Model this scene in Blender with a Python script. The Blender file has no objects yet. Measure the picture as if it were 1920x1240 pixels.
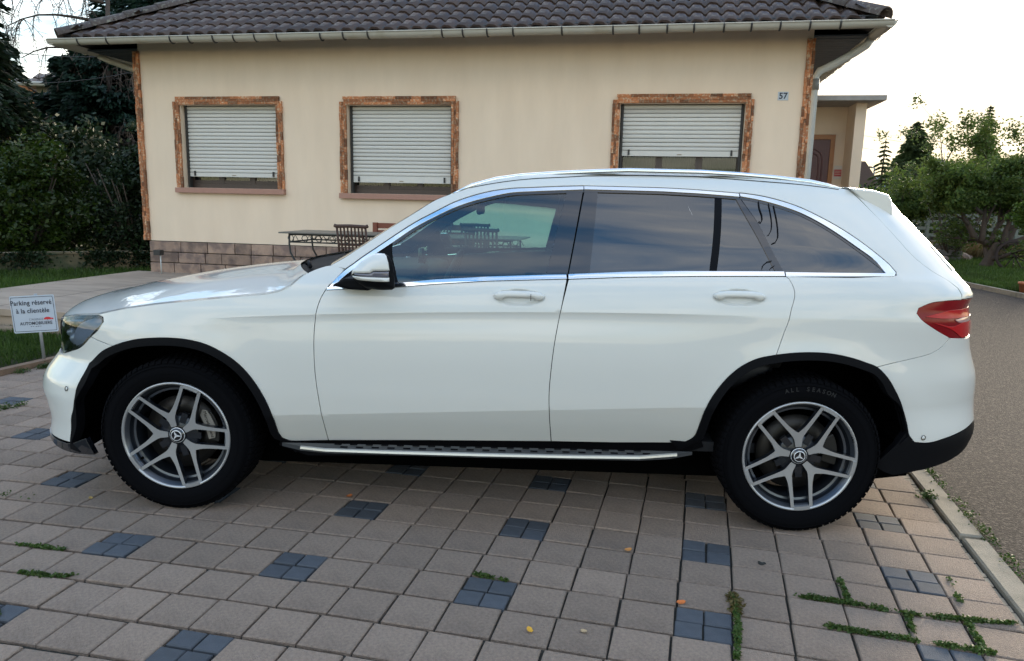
import bpy, bmesh, math, random
import numpy as np
from mathutils import Vector, Matrix, geometry
random.seed(7)
RNG = np.random.default_rng(11)
sc = bpy.context.scene
COL = sc.collection
PI = math.pi

# ------------------------------------------------------------------ camera
cam_d = bpy.data.cameras.new('camera'); cam = bpy.data.objects.new('camera', cam_d); COL.objects.link(cam)
cam_d.sensor_width = 36.0; cam_d.lens = 36.0 * 1387 / 1920; cam_d.clip_start = .05; cam_d.clip_end = 6000
def cam_axes(yaw, pitch, roll):
    f = Vector((-math.sin(yaw)*math.cos(pitch), math.cos(yaw)*math.cos(pitch), -math.sin(pitch)))
    r = Vector((math.cos(yaw), math.sin(yaw), 0)); u = r.cross(f)
    return r*math.cos(roll)+u*math.sin(roll), u*math.cos(roll)-r*math.sin(roll), f
_r, _u, _f = cam_axes(.0368, math.radians(10), .0214)
cam.matrix_world = Matrix(((_r.x, _u.x, -_f.x, .2413), (_r.y, _u.y, -_f.y, -4.1583), (_r.z, _u.z, -_f.z, 1.4805), (0, 0, 0, 1)))
sc.camera = cam

# ------------------------------------------------------------------ render view
sc.render.engine = 'CYCLES'
sc.view_settings.view_transform = 'Standard'; sc.view_settings.look = 'None'
sc.view_settings.gamma = 1.0; sc.view_settings.use_curve_mapping = False
sc.view_settings.exposure = 4.2
sc.cycles.max_bounces = 8; sc.cycles.transparent_max_bounces = 24

# ------------------------------------------------------------------ sky and sun
SUN_EL, SUN_ROT = math.radians(12), math.radians(31)
world = bpy.data.worlds.new('World'); sc.world = world; world.use_nodes = True
nt = world.node_tree; N = nt.nodes; L = nt.links; N.clear()
def nd(t, **k):
    n = N.new(t)
    for a, b in k.items(): setattr(n, a, b)
    return n
out = nd('ShaderNodeOutputWorld'); bg = nd('ShaderNodeBackground'); bg.inputs[1].default_value = 0.1
sky = nd('ShaderNodeTexSky', sky_type='NISHITA', sun_disc=False, sun_elevation=SUN_EL, sun_rotation=SUN_ROT)
sky.altitude = 200; sky.air_density = 1.0; sky.dust_density = .9; sky.ozone_density = 1.7
# the camera's tone range is short of the real sky's: soften the glow round the hidden sun evenly over the whole dome
p1 = nd('ShaderNodeVectorMath', operation='SCALE'); L.new(sky.outputs[0], p1.inputs[0]); p1.inputs['Scale'].default_value = 1/16
p2 = nd('ShaderNodeVectorMath', operation='ADD'); L.new(p1.outputs[0], p2.inputs[0]); p2.inputs[1].default_value = (1, 1, 1)
p3 = nd('ShaderNodeVectorMath', operation='DIVIDE'); L.new(sky.outputs[0], p3.inputs[0]); L.new(p2.outputs[0], p3.inputs[1])
k1 = nd('ShaderNodeVectorMath', operation='DOT_PRODUCT'); L.new(p3.outputs[0], k1.inputs[0]); k1.inputs[1].default_value = (.3/1.0, .55/1.0, .15/1.0)
k2 = nd('ShaderNodeMath', operation='ADD'); L.new(k1.outputs['Value'], k2.inputs[0]); k2.inputs[1].default_value = 1.0
k2b = nd('ShaderNodeMath', operation='DIVIDE'); k2b.inputs[0].default_value = 1.0; L.new(k2.outputs[0], k2b.inputs[1])
k3 = nd('ShaderNodeVectorMath', operation='SCALE'); L.new(p3.outputs[0], k3.inputs[0]); L.new(k2b.outputs[0], k3.inputs['Scale']); SKYC = k3.outputs[0]
tc = nd('ShaderNodeTexCoord'); sep = nd('ShaderNodeSeparateXYZ'); L.new(tc.outputs['Generated'], sep.inputs[0])
def mth(op, a, b=None, clamp=False):
    m = nd('ShaderNodeMath', operation=op, use_clamp=clamp)
    for i, v in enumerate((a, b)):
        if v is None: continue
        if isinstance(v, (int, float)): m.inputs[i].default_value = v
        else: L.new(v, m.inputs[i])
    return m.outputs[0]
# cloud deck: the view direction projected on a flat layer
zz = mth('MAXIMUM', sep.outputs[2], 0.0); den = mth('ADD', zz, .16)
cx = mth('DIVIDE', sep.outputs[0], den); cy = mth('DIVIDE', sep.outputs[1], den)
cmb = nd('ShaderNodeCombineXYZ'); L.new(cx, cmb.inputs[0]); L.new(cy, cmb.inputs[1])
mp = nd('ShaderNodeMapping'); mp.inputs['Scale'].default_value = (1.0, 1.7, 1); mp.inputs['Location'].default_value = (3.3, 1.2, 0); mp.inputs['Rotation'].default_value = (0, 0, .5)
L.new(cmb.outputs[0], mp.inputs[0])
n1 = nd('ShaderNodeTexNoise'); n1.inputs['Scale'].default_value = .85; n1.inputs['Detail'].default_value = 8; n1.inputs['Roughness'].default_value = .55; n1.inputs['Distortion'].default_value = .35
L.new(mp.outputs[0], n1.inputs['Vector'])
cr = nd('ShaderNodeValToRGB'); cr.color_ramp.elements[0].position = .46; cr.color_ramp.elements[1].position = .62
L.new(n1.outputs[0], cr.inputs[0])
mask = mth('MULTIPLY', cr.outputs[0], .9)
# clouds take on the sky's own brightness, greyed and lifted
hs = nd('ShaderNodeHueSaturation'); hs.inputs['Saturation'].default_value = .35; hs.inputs['Value'].default_value = 1.6
L.new(SKYC, hs.inputs['Color'])
warm = nd('ShaderNodeMix', data_type='RGBA', blend_type='MULTIPLY'); warm.inputs[0].default_value = 1.0
L.new(hs.outputs[0], warm.inputs[6]); warm.inputs[7].default_value = (1.08, 1.0, .88, 1)
mx = nd('ShaderNodeMix', data_type='RGBA'); L.new(mask, mx.inputs[0]); bl = nd('ShaderNodeHueSaturation'); bl.inputs['Saturation'].default_value = 1.25; bl.inputs['Value'].default_value = .88; L.new(SKYC, bl.inputs['Color']); L.new(bl.outputs[0], mx.inputs[6]); L.new(warm.outputs[2], mx.inputs[7])
haz = nd('ShaderNodeMix', data_type='RGBA', blend_type='MULTIPLY'); haz.inputs[0].default_value = 1.0; haz.inputs[7].default_value = (1.07, 1.0, .95, 1); L.new(mx.outputs[2], haz.inputs[6]); L.new(haz.outputs[2], bg.inputs[0]); L.new(bg.outputs[0], out.inputs[0])
sd = bpy.data.lights.new('sun', 'SUN'); sd.energy = .5; sd.angle = math.radians(25); sd.color = (1, .86, .66)
sun = bpy.data.objects.new('sun', sd); COL.objects.link(sun)
sdir = Vector((math.sin(SUN_ROT)*math.cos(SUN_EL), math.cos(SUN_ROT)*math.cos(SUN_EL), math.sin(SUN_EL)))
sun.rotation_euler = (-sdir).to_track_quat('-Z', 'Y').to_euler()

# ------------------------------------------------------------------ materials
def mat(name, col, rough=.6, metal=0.0, noise=0.0, nscale=8.0, bump=0.0, bscale=60.0, rand=0.0, coat=0.0, spec=.5, col2=None, mixscale=3.0, mixlo=.45, mixhi=.6, trans=0.0, stretch=None):
    m = bpy.data.materials.new(name); m.use_nodes = True
    t = m.node_tree; b = t.nodes['Principled BSDF']; lk = t.links
    b.inputs['Base Color'].default_value = (*col, 1); b.inputs['Roughness'].default_value = rough; b.inputs['Metallic'].default_value = metal
    b.inputs['Specular IOR Level'].default_value = spec
    if coat: b.inputs['Coat Weight'].default_value = coat; b.inputs['Coat Roughness'].default_value = .02
    tco = t.nodes.new('ShaderNodeTexCoord').outputs['Object']
    if stretch:
        mpn = t.nodes.new('ShaderNodeMapping'); mpn.inputs['Scale'].default_value = stretch; lk.new(tco, mpn.inputs[0]); tco = mpn.outputs[0]
    cur = None
    def rgb(c): n = t.nodes.new('ShaderNodeRGB'); n.outputs[0].default_value = (*c, 1); return n.outputs[0]
    if col2 is not None:
        n = t.nodes.new('ShaderNodeTexNoise'); n.inputs['Scale'].default_value = mixscale; n.inputs['Detail'].default_value = 6; lk.new(tco, n.inputs['Vector'])
        r = t.nodes.new('ShaderNodeValToRGB'); r.color_ramp.elements[0].position = mixlo; r.color_ramp.elements[1].position = mixhi; lk.new(n.outputs[0], r.inputs[0])
        x = t.nodes.new('ShaderNodeMix'); x.data_type = 'RGBA'; lk.new(r.outputs[0], x.inputs[0]); x.inputs[6].default_value = (*col, 1); x.inputs[7].default_value = (*col2, 1); cur = x.outputs[2]
    def scale(valsock, amt, cur):
        mr = t.nodes.new('ShaderNodeMapRange'); mr.inputs['To Min'].default_value = 1-amt; mr.inputs['To Max'].default_value = 1+amt; lk.new(valsock, mr.inputs[0])
        x = t.nodes.new('ShaderNodeVectorMath'); x.operation = 'SCALE'; lk.new(cur if cur else rgb(col), x.inputs[0]); lk.new(mr.outputs[0], x.inputs['Scale']); return x.outputs[0]
    if noise:
        n = t.nodes.new('ShaderNodeTexNoise'); n.inputs['Scale'].default_value = nscale; n.inputs['Detail'].default_value = 8; n.inputs['Roughness'].default_value = .65; lk.new(tco, n.inputs['Vector'])
        cur = scale(n.outputs[0], noise, cur)
    if rand:
        oi = t.nodes.new('ShaderNodeObjectInfo'); ge = t.nodes.new('ShaderNodeNewGeometry')
        a = t.nodes.new('ShaderNodeMath'); a.operation = 'ADD'; lk.new(oi.outputs['Random'], a.inputs[0]); lk.new(ge.outputs['Random Per Island'], a.inputs[1])
        f = t.nodes.new('ShaderNodeMath'); f.operation = 'FRACT'; lk.new(a.outputs[0], f.inputs[0])
        cur = scale(f.outputs[0], rand, cur)
    if cur: lk.new(cur, b.inputs['Base Color'])
    if bump:
        n = t.nodes.new('ShaderNodeTexNoise'); n.inputs['Scale'].default_value = bscale; n.inputs['Detail'].default_value = 5; lk.new(tco, n.inputs['Vector'])
        bp = t.nodes.new('ShaderNodeBump'); bp.inputs['Strength'].default_value = bump; bp.inputs['Distance'].default_value = .01; lk.new(n.outputs[0], bp.inputs['Height']); lk.new(bp.outputs[0], b.inputs['Normal'])
    return m
def leafmat(name, c1, c2, tr=.25, rough=.55, k=.62):
    c1 = tuple(v*k for v in c1); c2 = tuple(v*k for v in c2)
    m = bpy.data.materials.new(name); m.use_nodes = True; t = m.node_tree; b = t.nodes['Principled BSDF']; lk = t.links
    ge = t.nodes.new('ShaderNodeNewGeometry'); r = t.nodes.new('ShaderNodeMix'); r.data_type = 'RGBA'
    lk.new(ge.outputs['Random Per Island'], r.inputs[0]); r.inputs[6].default_value = (*c1, 1); r.inputs[7].default_value = (*c2, 1)
    n = t.nodes.new('ShaderNodeTexNoise'); n.inputs['Scale'].default_value = 1.3; co = t.nodes.new('ShaderNodeTexCoord'); lk.new(co.outputs['Object'], n.inputs['Vector'])
    mr = t.nodes.new('ShaderNodeMapRange'); mr.inputs['From Min'].default_value = .3; mr.inputs['From Max'].default_value = .7; mr.inputs['To Min'].default_value = .65; mr.inputs['To Max'].default_value = 1.35; lk.new(n.outputs[0], mr.inputs[0])
    x = t.nodes.new('ShaderNodeVectorMath'); x.operation = 'SCALE'; lk.new(r.outputs[2], x.inputs[0]); lk.new(mr.outputs[0], x.inputs['Scale'])
    lk.new(x.outputs[0], b.inputs['Base Color']); b.inputs['Roughness'].default_value = rough; b.inputs['Specular IOR Level'].default_value = .3
    tl = t.nodes.new('ShaderNodeBsdfTranslucent'); lk.new(x.outputs[0], tl.inputs['Color']); ms = t.nodes.new('ShaderNodeMixShader'); ms.inputs[0].default_value = tr
    lk.new(b.outputs[0], ms.inputs[1]); lk.new(tl.outputs[0], ms.inputs[2]); lk.new(ms.outputs[0], t.nodes['Material Output'].inputs[0])
    return m
def glassmat(name, tint, ior=1.55, rough=0.0):
    m = bpy.data.materials.new(name); m.use_nodes = True; t = m.node_tree; t.nodes.remove(t.nodes['Principled BSDF']); lk = t.links
    tr = t.nodes.new('ShaderNodeBsdfTransparent'); tr.inputs[0].default_value = (*tint, 1)
    gl = t.nodes.new('ShaderNodeBsdfGlossy'); gl.inputs['Roughness'].default_value = rough; gl.inputs['Color'].default_value = (.95, .98, 1, 1)
    fr = t.nodes.new('ShaderNodeFresnel'); fr.inputs[0].default_value = ior
    ms = t.nodes.new('ShaderNodeMixShader'); lk.new(fr.outputs[0], ms.inputs[0]); lk.new(tr.outputs[0], ms.inputs[1]); lk.new(gl.outputs[0], ms.inputs[2]); lk.new(ms.outputs[0], t.nodes['Material Output'].inputs[0])
    return m

# ------------------------------------------------------------------ object helpers
def link(name, me, m=None, parent=None, kind=None):
    o = bpy.data.objects.new(name, me); COL.objects.link(o)
    if m is not None and me is not None and len(me.materials) == 0: me.materials.append(m)
    if parent: o.parent = parent
    if kind: o['kind'] = kind
    return o
def empty(name, label, cat, loc=(0, 0, 0), rz=0, group=None):
    o = bpy.data.objects.new(name, None); COL.objects.link(o); o.location = loc; o.rotation_euler = (0, 0, rz); o.empty_display_size = .1
    return tag(o, label, cat, group)
def tag(o, label=None, cat=None, group=None, kind=None):
    if label: o['label'] = label
    if cat: o['category'] = cat
    if group: o['group'] = group
    if kind: o['kind'] = kind
    return o
class MB:
    """collects simple solids, then links them as one mesh"""
    def __init__(s): s.v = []; s.f = []; s.sm = []
    def add(s, vs, fs, smooth=False):
        b = len(s.v); s.v += [tuple(v) for v in vs]; s.f += [tuple(b+i for i in f) for f in fs]; s.sm += [smooth]*len(fs); return s
    def box(s, lo, hi, M=None):
        x0, y0, z0 = lo; x1, y1, z1 = hi
        vs = [(x, y, z) for z in (z0, z1) for y in (y0, y1) for x in (x0, x1)]
        if M is not None: vs = [M @ Vector(v) for v in vs]
        return s.add(vs, [(0, 2, 3, 1), (4, 5, 7, 6), (0, 1, 5, 4), (2, 6, 7, 3), (0, 4, 6, 2), (1, 3, 7, 5)])
    def cbox(s, c, d, M=None): return s.box([c[i]-d[i]/2 for i in range(3)], [c[i]+d[i]/2 for i in range(3)], M)
    def prism(s, poly, y0, y1, M=None):
        """polygon in (x,z), extruded from y0 to y1"""
        n = len(poly); vs = [(p[0], y0, p[1]) for p in poly]+[(p[0], y1, p[1]) for p in poly]
        if M is not None: vs = [M @ Vector(v) for v in vs]
        return s.add(vs, [tuple(range(n)), tuple(range(2*n-1, n-1, -1))]+[((i+1) % n, i, n+i, n+(i+1) % n) for i in range(n)])
    def slab(s, poly, z0, z1):
        n = len(poly); vs = [(p[0], p[1], z0) for p in poly]+[(p[0], p[1], z1) for p in poly]
        return s.add(vs, [tuple(range(n-1, -1, -1)), tuple(range(n, 2*n))]+[(i, (i+1) % n, n+(i+1) % n, n+i) for i in range(n)])
    def tube(s, pts, rad, n=8, caps=True, flat=1.0):
        pts = [Vector(p) for p in pts]; k = len(pts)
        if not hasattr(rad, '__len__'): rad = [rad]*k
        vs = []; prev = None
        for i, p in enumerate(pts):
            t = (pts[min(i+1, k-1)]-pts[max(i-1, 0)]).normalized()
            a = prev if prev is not None else (Vector((0, 0, 1)) if abs(t.z) < .9 else Vector((1, 0, 0)))
            b = t.cross(a)
            if b.length < 1e-6: b = t.cross(Vector((.3, 1, .2)))
            b.normalize(); a = b.cross(t).normalized(); prev = a
            for j in range(n):
                w = 2*PI*j/n; vs.append(p+(a*math.cos(w)*flat+b*math.sin(w))*rad[i])
        fs = [(i*n+j, i*n+(j+1) % n, (i+1)*n+(j+1) % n, (i+1)*n+j) for i in range(k-1) for j in range(n)]
        if caps: fs += [tuple(range(n-1, -1, -1)), tuple((k-1)*n+j for j in range(n))]
        return s.add(vs, fs, True)
    def lathe(s, prof, n=48, c=(0, 0, 0), smooth=True):
        """profile of (radius, y) turned about the y axis"""
        k = len(prof); vs = []
        for i in range(n):
            w = 2*PI*i/n
            for r, y in prof: vs.append((c[0]+r*math.cos(w), c[1]+y, c[2]+r*math.sin(w)))
        fs = [(i*k+j, i*k+j+1, ((i+1) % n)*k+j+1, ((i+1) % n)*k+j) for i in range(n) for j in range(k-1)]
        return s.add(vs, fs, smooth)
    def mesh(s, name):
        me = bpy.data.meshes.new(name); me.from_pydata(s.v, [], s.f); me.polygons.foreach_set('use_smooth', s.sm); me.update(); return me
    def build(s, name, m, parent=None, kind=None, M=None, bevel=0):
        me = s.mesh(name)
        if bevel:
            bm = bmesh.new(); bm.from_mesh(me); bmesh.ops.recalc_face_normals(bm, faces=bm.faces)
            bmesh.ops.bevel(bm, geom=[e for e in bm.edges if len(e.link_faces) == 2 and e.calc_face_angle(0) > .5], offset=bevel, segments=2, affect='EDGES', profile=.6); bm.to_mesh(me); bm.free()
        o = link(name, me, m, parent, kind)
        if M is not None: o.matrix_local = M
        return o
def quads(name, C, A, B, m, parent=None, kind=None):
    """many leaf sized rhombs in one mesh: centres C, half axes A and B (numpy n x 3)"""
    n = len(C); V = np.empty((n, 4, 3)); V[:, 0] = C-A; V[:, 1] = C-B+A*.15; V[:, 2] = C+A; V[:, 3] = C+B+A*.15
    me = bpy.data.meshes.new(name); me.vertices.add(4*n); me.vertices.foreach_set('co', V.ravel())
    me.loops.add(4*n); me.loops.foreach_set('vertex_index', np.arange(4*n, dtype=np.int32))
    me.polygons.add(n); me.polygons.foreach_set('loop_start', np.arange(0, 4*n, 4, dtype=np.int32)); me.update(); me.validate()
    return link(name, me, m, parent, kind)
def leafset(C, size, aspect=.45, up=.3, var=.35, axis=None):
    n = len(C); A = RNG.normal(size=(n, 3)) if axis is None else axis+RNG.normal(size=(n, 3))*.25
    A[:, 2] *= (1-up); A /= np.linalg.norm(A, axis=1)[:, None]
    B = np.cross(A, RNG.normal(size=(n, 3))); B /= np.linalg.norm(B, axis=1)[:, None]
    s = size*(1+RNG.uniform(-var, var, n))[:, None]
    return A*s*.5, B*s*.5*aspect
def text_mesh(txt, size, depth=.001, font_spacing=1.0, bold=0.0):
    cu = bpy.data.curves.new('lettering', 'FONT'); cu.body = txt; cu.size = size; cu.extrude = depth; cu.align_x = 'CENTER'; cu.align_y = 'CENTER'; cu.space_character = font_spacing; cu.offset = bold
    cu.resolution_u = 3
    o = bpy.data.objects.new('tmp', cu); COL.objects.link(o); dg = bpy.context.evaluated_depsgraph_get(); me = bpy.data.meshes.new_from_object(o.evaluated_get(dg)); bpy.data.objects.remove(o); return me
def text(name, txt, size, M, m, parent, depth=.001, sp=1.0, bold=0.0):
    me = text_mesh(txt, size, depth, sp, bold); me.materials.clear(); o = link(name, me, m, parent); o.matrix_local = M; return o
# ================================================================== GROUND
M_earth = mat('earth', (.05, .05, .032), 1.0, spec=.03, noise=.4, nscale=3, bump=.6, bscale=20, col2=(.045, .07, .02), mixscale=.6)
M_asph = mat('asphalt', (.034, .028, .024), .9, noise=.6, nscale=60, bump=1.0, bscale=110, spec=.15, col2=(.105, .085, .070), mixscale=75, mixlo=.5, mixhi=.62)
M_pave = mat('paver_concrete', (.275, .208, .160), .9, noise=.6, nscale=70, bump=1.0, bscale=200, rand=.13, col2=(.20, .150, .117), mixscale=3.2, mixlo=.48, mixhi=.78)
M_blue = mat('blue_paver_concrete', (.058, .066, .078), .85, noise=.4, nscale=18, bump=.5, bscale=220, rand=.2)
M_bed = mat('joint_sand', (.028, .026, .02), .95, noise=.4, nscale=40)
M_kerb = mat('kerb_concrete', (.25, .22, .17), .9, noise=.45, nscale=18, bump=.6, bscale=150, rand=.1, col2=(.12, .11, .08), mixscale=9, mixlo=.5, mixhi=.75)
M_slab = mat('terrace_concrete', (.36, .28, .21), .8, noise=.22, nscale=2.5, bump=.15, bscale=90, col2=(.29, .225, .17), mixscale=1.4, stretch=(1, 3, 1))
M_wood_old = mat('weathered_wood', (.20, .145, .095), .85, noise=.5, nscale=20, stretch=(1, 8, 8))
M_grass = leafmat('grass_blades', (.05, .11, .012), (.10, .17, .03), .3)
M_weed = leafmat('weed_leaves', (.05, .115, .02), (.11, .16, .035), .25)
M_dryweed = leafmat('dry_weed', (.20, .13, .05), (.12, .12, .03), .25)
def W2P(x, y, z):
    q = Vector((x-.2413, y+4.1583, z-1.4805)); d = q.dot(_f)
    return (960+1387*q.dot(_r)/d, 620-1387*q.dot(_u)/d, d)
def sheet(name, poly, z, m, kind='structure'):
    me = bpy.data.meshes.new(name); me.from_pydata([(p[0], p[1], z) for p in poly], [], [tuple(range(len(poly)))]); me.update(); return link(name, me, m, None, kind)
sheet('ground', [(-700, -60), (900, -60), (900, 1400), (-700, 1400)], -.05, M_earth)
KX = lambda y: 2.362+.2063*(y+.075)             # inner line of the kerb
asph = sheet('asphalt_lane', [(KX(-9)+.1, -9), (40, -9), (40, 5.2), (8.55, 8.8), (8.60, 9.96), (8.6, 10.85), (8.9, 11.6), (10.2, 15.0), (10.2, 30), (3.4, 30), (KX(6)+.1, 6)], -.006, M_asph)
yard = sheet('paved_yard', [(-4.45, -.3), (-6.5, -9), (KX(-9), -9), (KX(4), 4), (-3.4, 4.2)], -.014, M_bed)
LC = [(.91393, -1.02249), (.19673, -.0432), (-.04106, -.18772), (.0003, .00027), (-.00006, -.00057), (-.00082, -.00042)]
def LM(i, j):
    ic = max(-13, min(6, i)); jc = max(-4, min(8, j)); di, dj = i-ic, j-jc
    def p(k): return LC[0][k]+LC[1][k]*ic+LC[2][k]*jc+LC[3][k]*ic*jc+LC[4][k]*ic*ic+LC[5][k]*jc*jc
    gi = [LC[1][k]+LC[3][k]*jc+2*LC[4][k]*ic for k in (0, 1)]; gj = [LC[2][k]+LC[3][k]*ic+2*LC[5][k]*jc for k in (0, 1)]
    return Vector((p(0)+gi[0]*di+gj[0]*dj, p(1)+gi[1]*di+gj[1]*dj, 0))
def block_mesh(name, sx, sy, m, ch=.004, h=.03):
    a, b = sx/2, sy/2; v = []
    for (k, z) in ((0, -h), (0, -ch), (ch, 0)): v += [(-a+k, -b+k, z), (a-k, -b+k, z), (a-k, b-k, z), (-a+k, b-k, z)]
    f = [(8, 9, 10, 11)]+[(l*4+i, l*4+(i+1) % 4, (l+1)*4+(i+1) % 4, (l+1)*4+i) for l in (0, 1) for i in range(4)]
    me = bpy.data.meshes.new(name); me.from_pydata(v, [], f); me.update(); me.materials.append(m); return me
me_tile = block_mesh('paver', .194, .184, M_pave); me_cube = block_mesh('paver_small', .095, .090, M_blue)
cells = []
for i in range(-36, 9):
    for j in range(-26, 26):
        c = LM(i+.5, j+.5)
        if c.x > KX(c.y)-.075 or c.y > 3.0 or c.y < -4.0: continue
        if c.x < -3.93+.25*(c.y-1.92) and c.y > -.2: continue
        px, py, d = W2P(c.x, c.y, 0)
        if d < .3 or px < -260 or px > 2150 or py > 1500: continue
        e = LM(i+1, j+.5)-LM(i, j+.5); ang = math.atan2(e.y, e.x)
        if i % 4 == 0 and j % 3 == 0:
            for a in (.25, .75):
                for b in (.25, .75):
                    q = LM(i+a, j+b); px, py, d = W2P(q.x, q.y, 0); cells.append((py if 0 <= px <= 1920 and py < 1260 else -1, .5, q, ang, me_cube))
        else: cells.append((py if -60 <= px <= 1980 and py < 1290 else -1, 1.0, c, ang, me_tile))
# the pieces that show largest are parts of their own; weight by size on the picture
def shown(c):
    if c[0] < 0: return -1
    hid = 40 < W2P(c[2].x, c[2].y, 0)[0] < 1830 and c[0] < 925
    return c[0]*c[1]*(0.2 if hid else 1)*(1.9 if c[1] < 1 and c[0] > 930 else 1)
cells.sort(key=lambda c: -shown(c))
def tile_matrix(c):
    rz = Matrix.Rotation(c[3]+random.gauss(0, .006), 4, 'Z') @ Matrix.Rotation(random.gauss(0, .005), 4, 'X') @ Matrix.Rotation(random.gauss(0, .005), 4, 'Y')
    return Matrix.Translation(c[2]+Vector((random.gauss(0, .001), random.gauss(0, .001), random.gauss(0, .0012)))) @ rz
for c in cells[:300]:
    o = bpy.data.objects.new('paver', c[4]); COL.objects.link(o); o.parent = yard; o.matrix_local = tile_matrix(c)
rest = {me_tile: MB(), me_cube: MB()}
for c in cells[300:]:
    Mx = tile_matrix(c); me = c[4]; rest[me].add([Mx @ v.co for v in me.vertices], [tuple(p.vertices) for p in me.polygons])
rest[me_tile].build('paver', M_pave, yard, 'stuff'); rest[me_cube].build('paver', M_blue, yard, 'stuff')
# broken filler pieces between the last column and the kerb
mb = MB(); y = -3.6
while y < 1.5:
    h = random.uniform(.03, .09); x1 = KX(y)-.004; w = random.uniform(.022, .05)
    mb.slab([(x1-w, y), (x1-.002, y+.002), (x1+.2063*h-.002, y+h-.006), (x1+.2063*h-w*random.uniform(.7, 1), y+h-.004)], -.03, -.004-random.random()*.006); y += h
mb.build('filler_stones', M_kerb, yard, 'stuff')
# kerb stones
kerb = MB().slab([(KX(-9), -9), (KX(-9)+.1, -9), (KX(6)+.1, 6), (KX(6), 6)], -.05, -.012).build('kerb', M_bed, None, 'structure')
me_k = block_mesh('kerb_stone', .104, .985, M_kerb, .008, .06)
for k in range(-4, 4):
    yy = k*1.0-.42; o = bpy.data.objects.new('kerb_stone', me_k); COL.objects.link(o); o.parent = kerb; o.location = (KX(yy)+.056, yy, .012+random.gauss(0, .002)); o.rotation_euler = (0, 0, -math.atan(.2063)+random.gauss(0, .002))
# edging of the front lawn (left)
edg = MB().slab([(-4.62, -.3), (-4.54, -.3), (-3.60, 3.32), (-3.68, 3.32)], -.05, .045).build('lawn_edging', mat('edging', (.17, .11, .07), .9, noise=.5, nscale=14, bump=.6), None, 'structure')
lawn_l = sheet('front_lawn', [(-14, -4), (-5.6, -4), (-4.62, -.3), (-3.68, 3.32), (-14, 5.0)], .02, M_earth)
back_l = sheet('back_lawn', [(-16, 4.5), (-6.2, 3.9), (-5.9, 7.4), (-5.2, 12), (-16, 14)], .15, M_earth)
lawn_r = sheet('orchard_lawn', [(40, 5.2), (8.68, 8.8), (8.72, 9.96), (8.72, 10.85), (9.0, 11.6), (10.3, 15), (10.3, 34), (120, 60), (120, 5.2)], .03, M_earth)
mbk = MB()
kp = [(8.62, 8.1), (8.63, 8.8), (8.67, 9.96), (8.68, 10.85), (8.97, 11.6), (10.27, 15)]
ko = link('lawn_kerb', sheet('tmp', [(0, 0), (.01, 0), (0, .01)], -.06, M_kerb).data, None, None, 'structure')
bpy.data.objects.remove(bpy.data.objects['tmp'])
mk2 = MB()
full = [(34, 5.15), (20, 5.3), (12, 6.3), (9.4, 7.6)]+kp
for a, b in zip(full[:-1], full[1:]):
    a = Vector((*a, 0)); b = Vector((*b, 0)); n_ = max(1, int((b-a).length/1.0))
    for k in range(n_):
        p = a.lerp(b, k/n_); q = a.lerp(b, (k+1)/n_); t = (q-p).normalized(); s = Vector((-t.y, t.x, 0))*.04
        p2, q2 = p+t*.004, q-t*.004
        MB().slab([p2-s, q2-s, q2+s, p2+s], -.05, .07).build('kerb_stone', M_kerb, ko)
# grass
def grass(name, n, sampler, h, m, w=.008, lean=.5):
    C = np.array([sampler() for _ in range(n)]); hh = h*RNG.uniform(.5, 1.3, n)[:, None]
    A = np.concatenate([RNG.normal(size=(n, 2))*lean*.5, np.ones((n, 1))], 1)*hh*.5
    B = np.concatenate([RNG.normal(size=(n, 2)), np.zeros((n, 1))], 1); B /= np.linalg.norm(B, axis=1)[:, None]
    return quads(name, C+A, A, B*w*.5*np.ones((n, 1)), m, None, 'stuff')
def in_poly(x, y, poly):
    c = False; j = len(poly)-1
    for i in range(len(poly)):
        if (poly[i][1] > y) != (poly[j][1] > y) and x < (poly[j][0]-poly[i][0])*(y-poly[i][1])/(poly[j][1]-poly[i][1])+poly[i][0]: c = not c
        j = i
    return c
def poly_sampler(poly, z, near=None):
    xs = [p[0] for p in poly]; ys = [p[1] for p in poly]
    def f():
        while True:
            x = random.uniform(min(xs), max(xs)); y = random.uniform(min(ys), max(ys))
            if in_poly(x, y, poly): return (x, y, z)
    return f
grass('front_grass', 42000, poly_sampler([(-8.0, -.2), (-4.66, -.2), (-3.76, 3.2), (-8.5, 3.6)], .02), .075, M_grass, .009)
grass('back_grass', 30000, poly_sampler([(-10.5, 3.6), (-6.3, 3.9), (-6.0, 7.4), (-6.3, 9), (-10.5, 9)], .15), .09, M_grass, .012)
def far_grass():
    while True:
        y = 7.5+26*random.random()**1.6; x = 8.7+random.random()*(y*.9+6)
        if x > 8.75+max(0, y-10.9)*.36 and W2P(x, y, 0)[0] < 2100: return (x, y, .03)
grass('orchard_grass', 90000, far_grass, .10, M_grass, .016)
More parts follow.
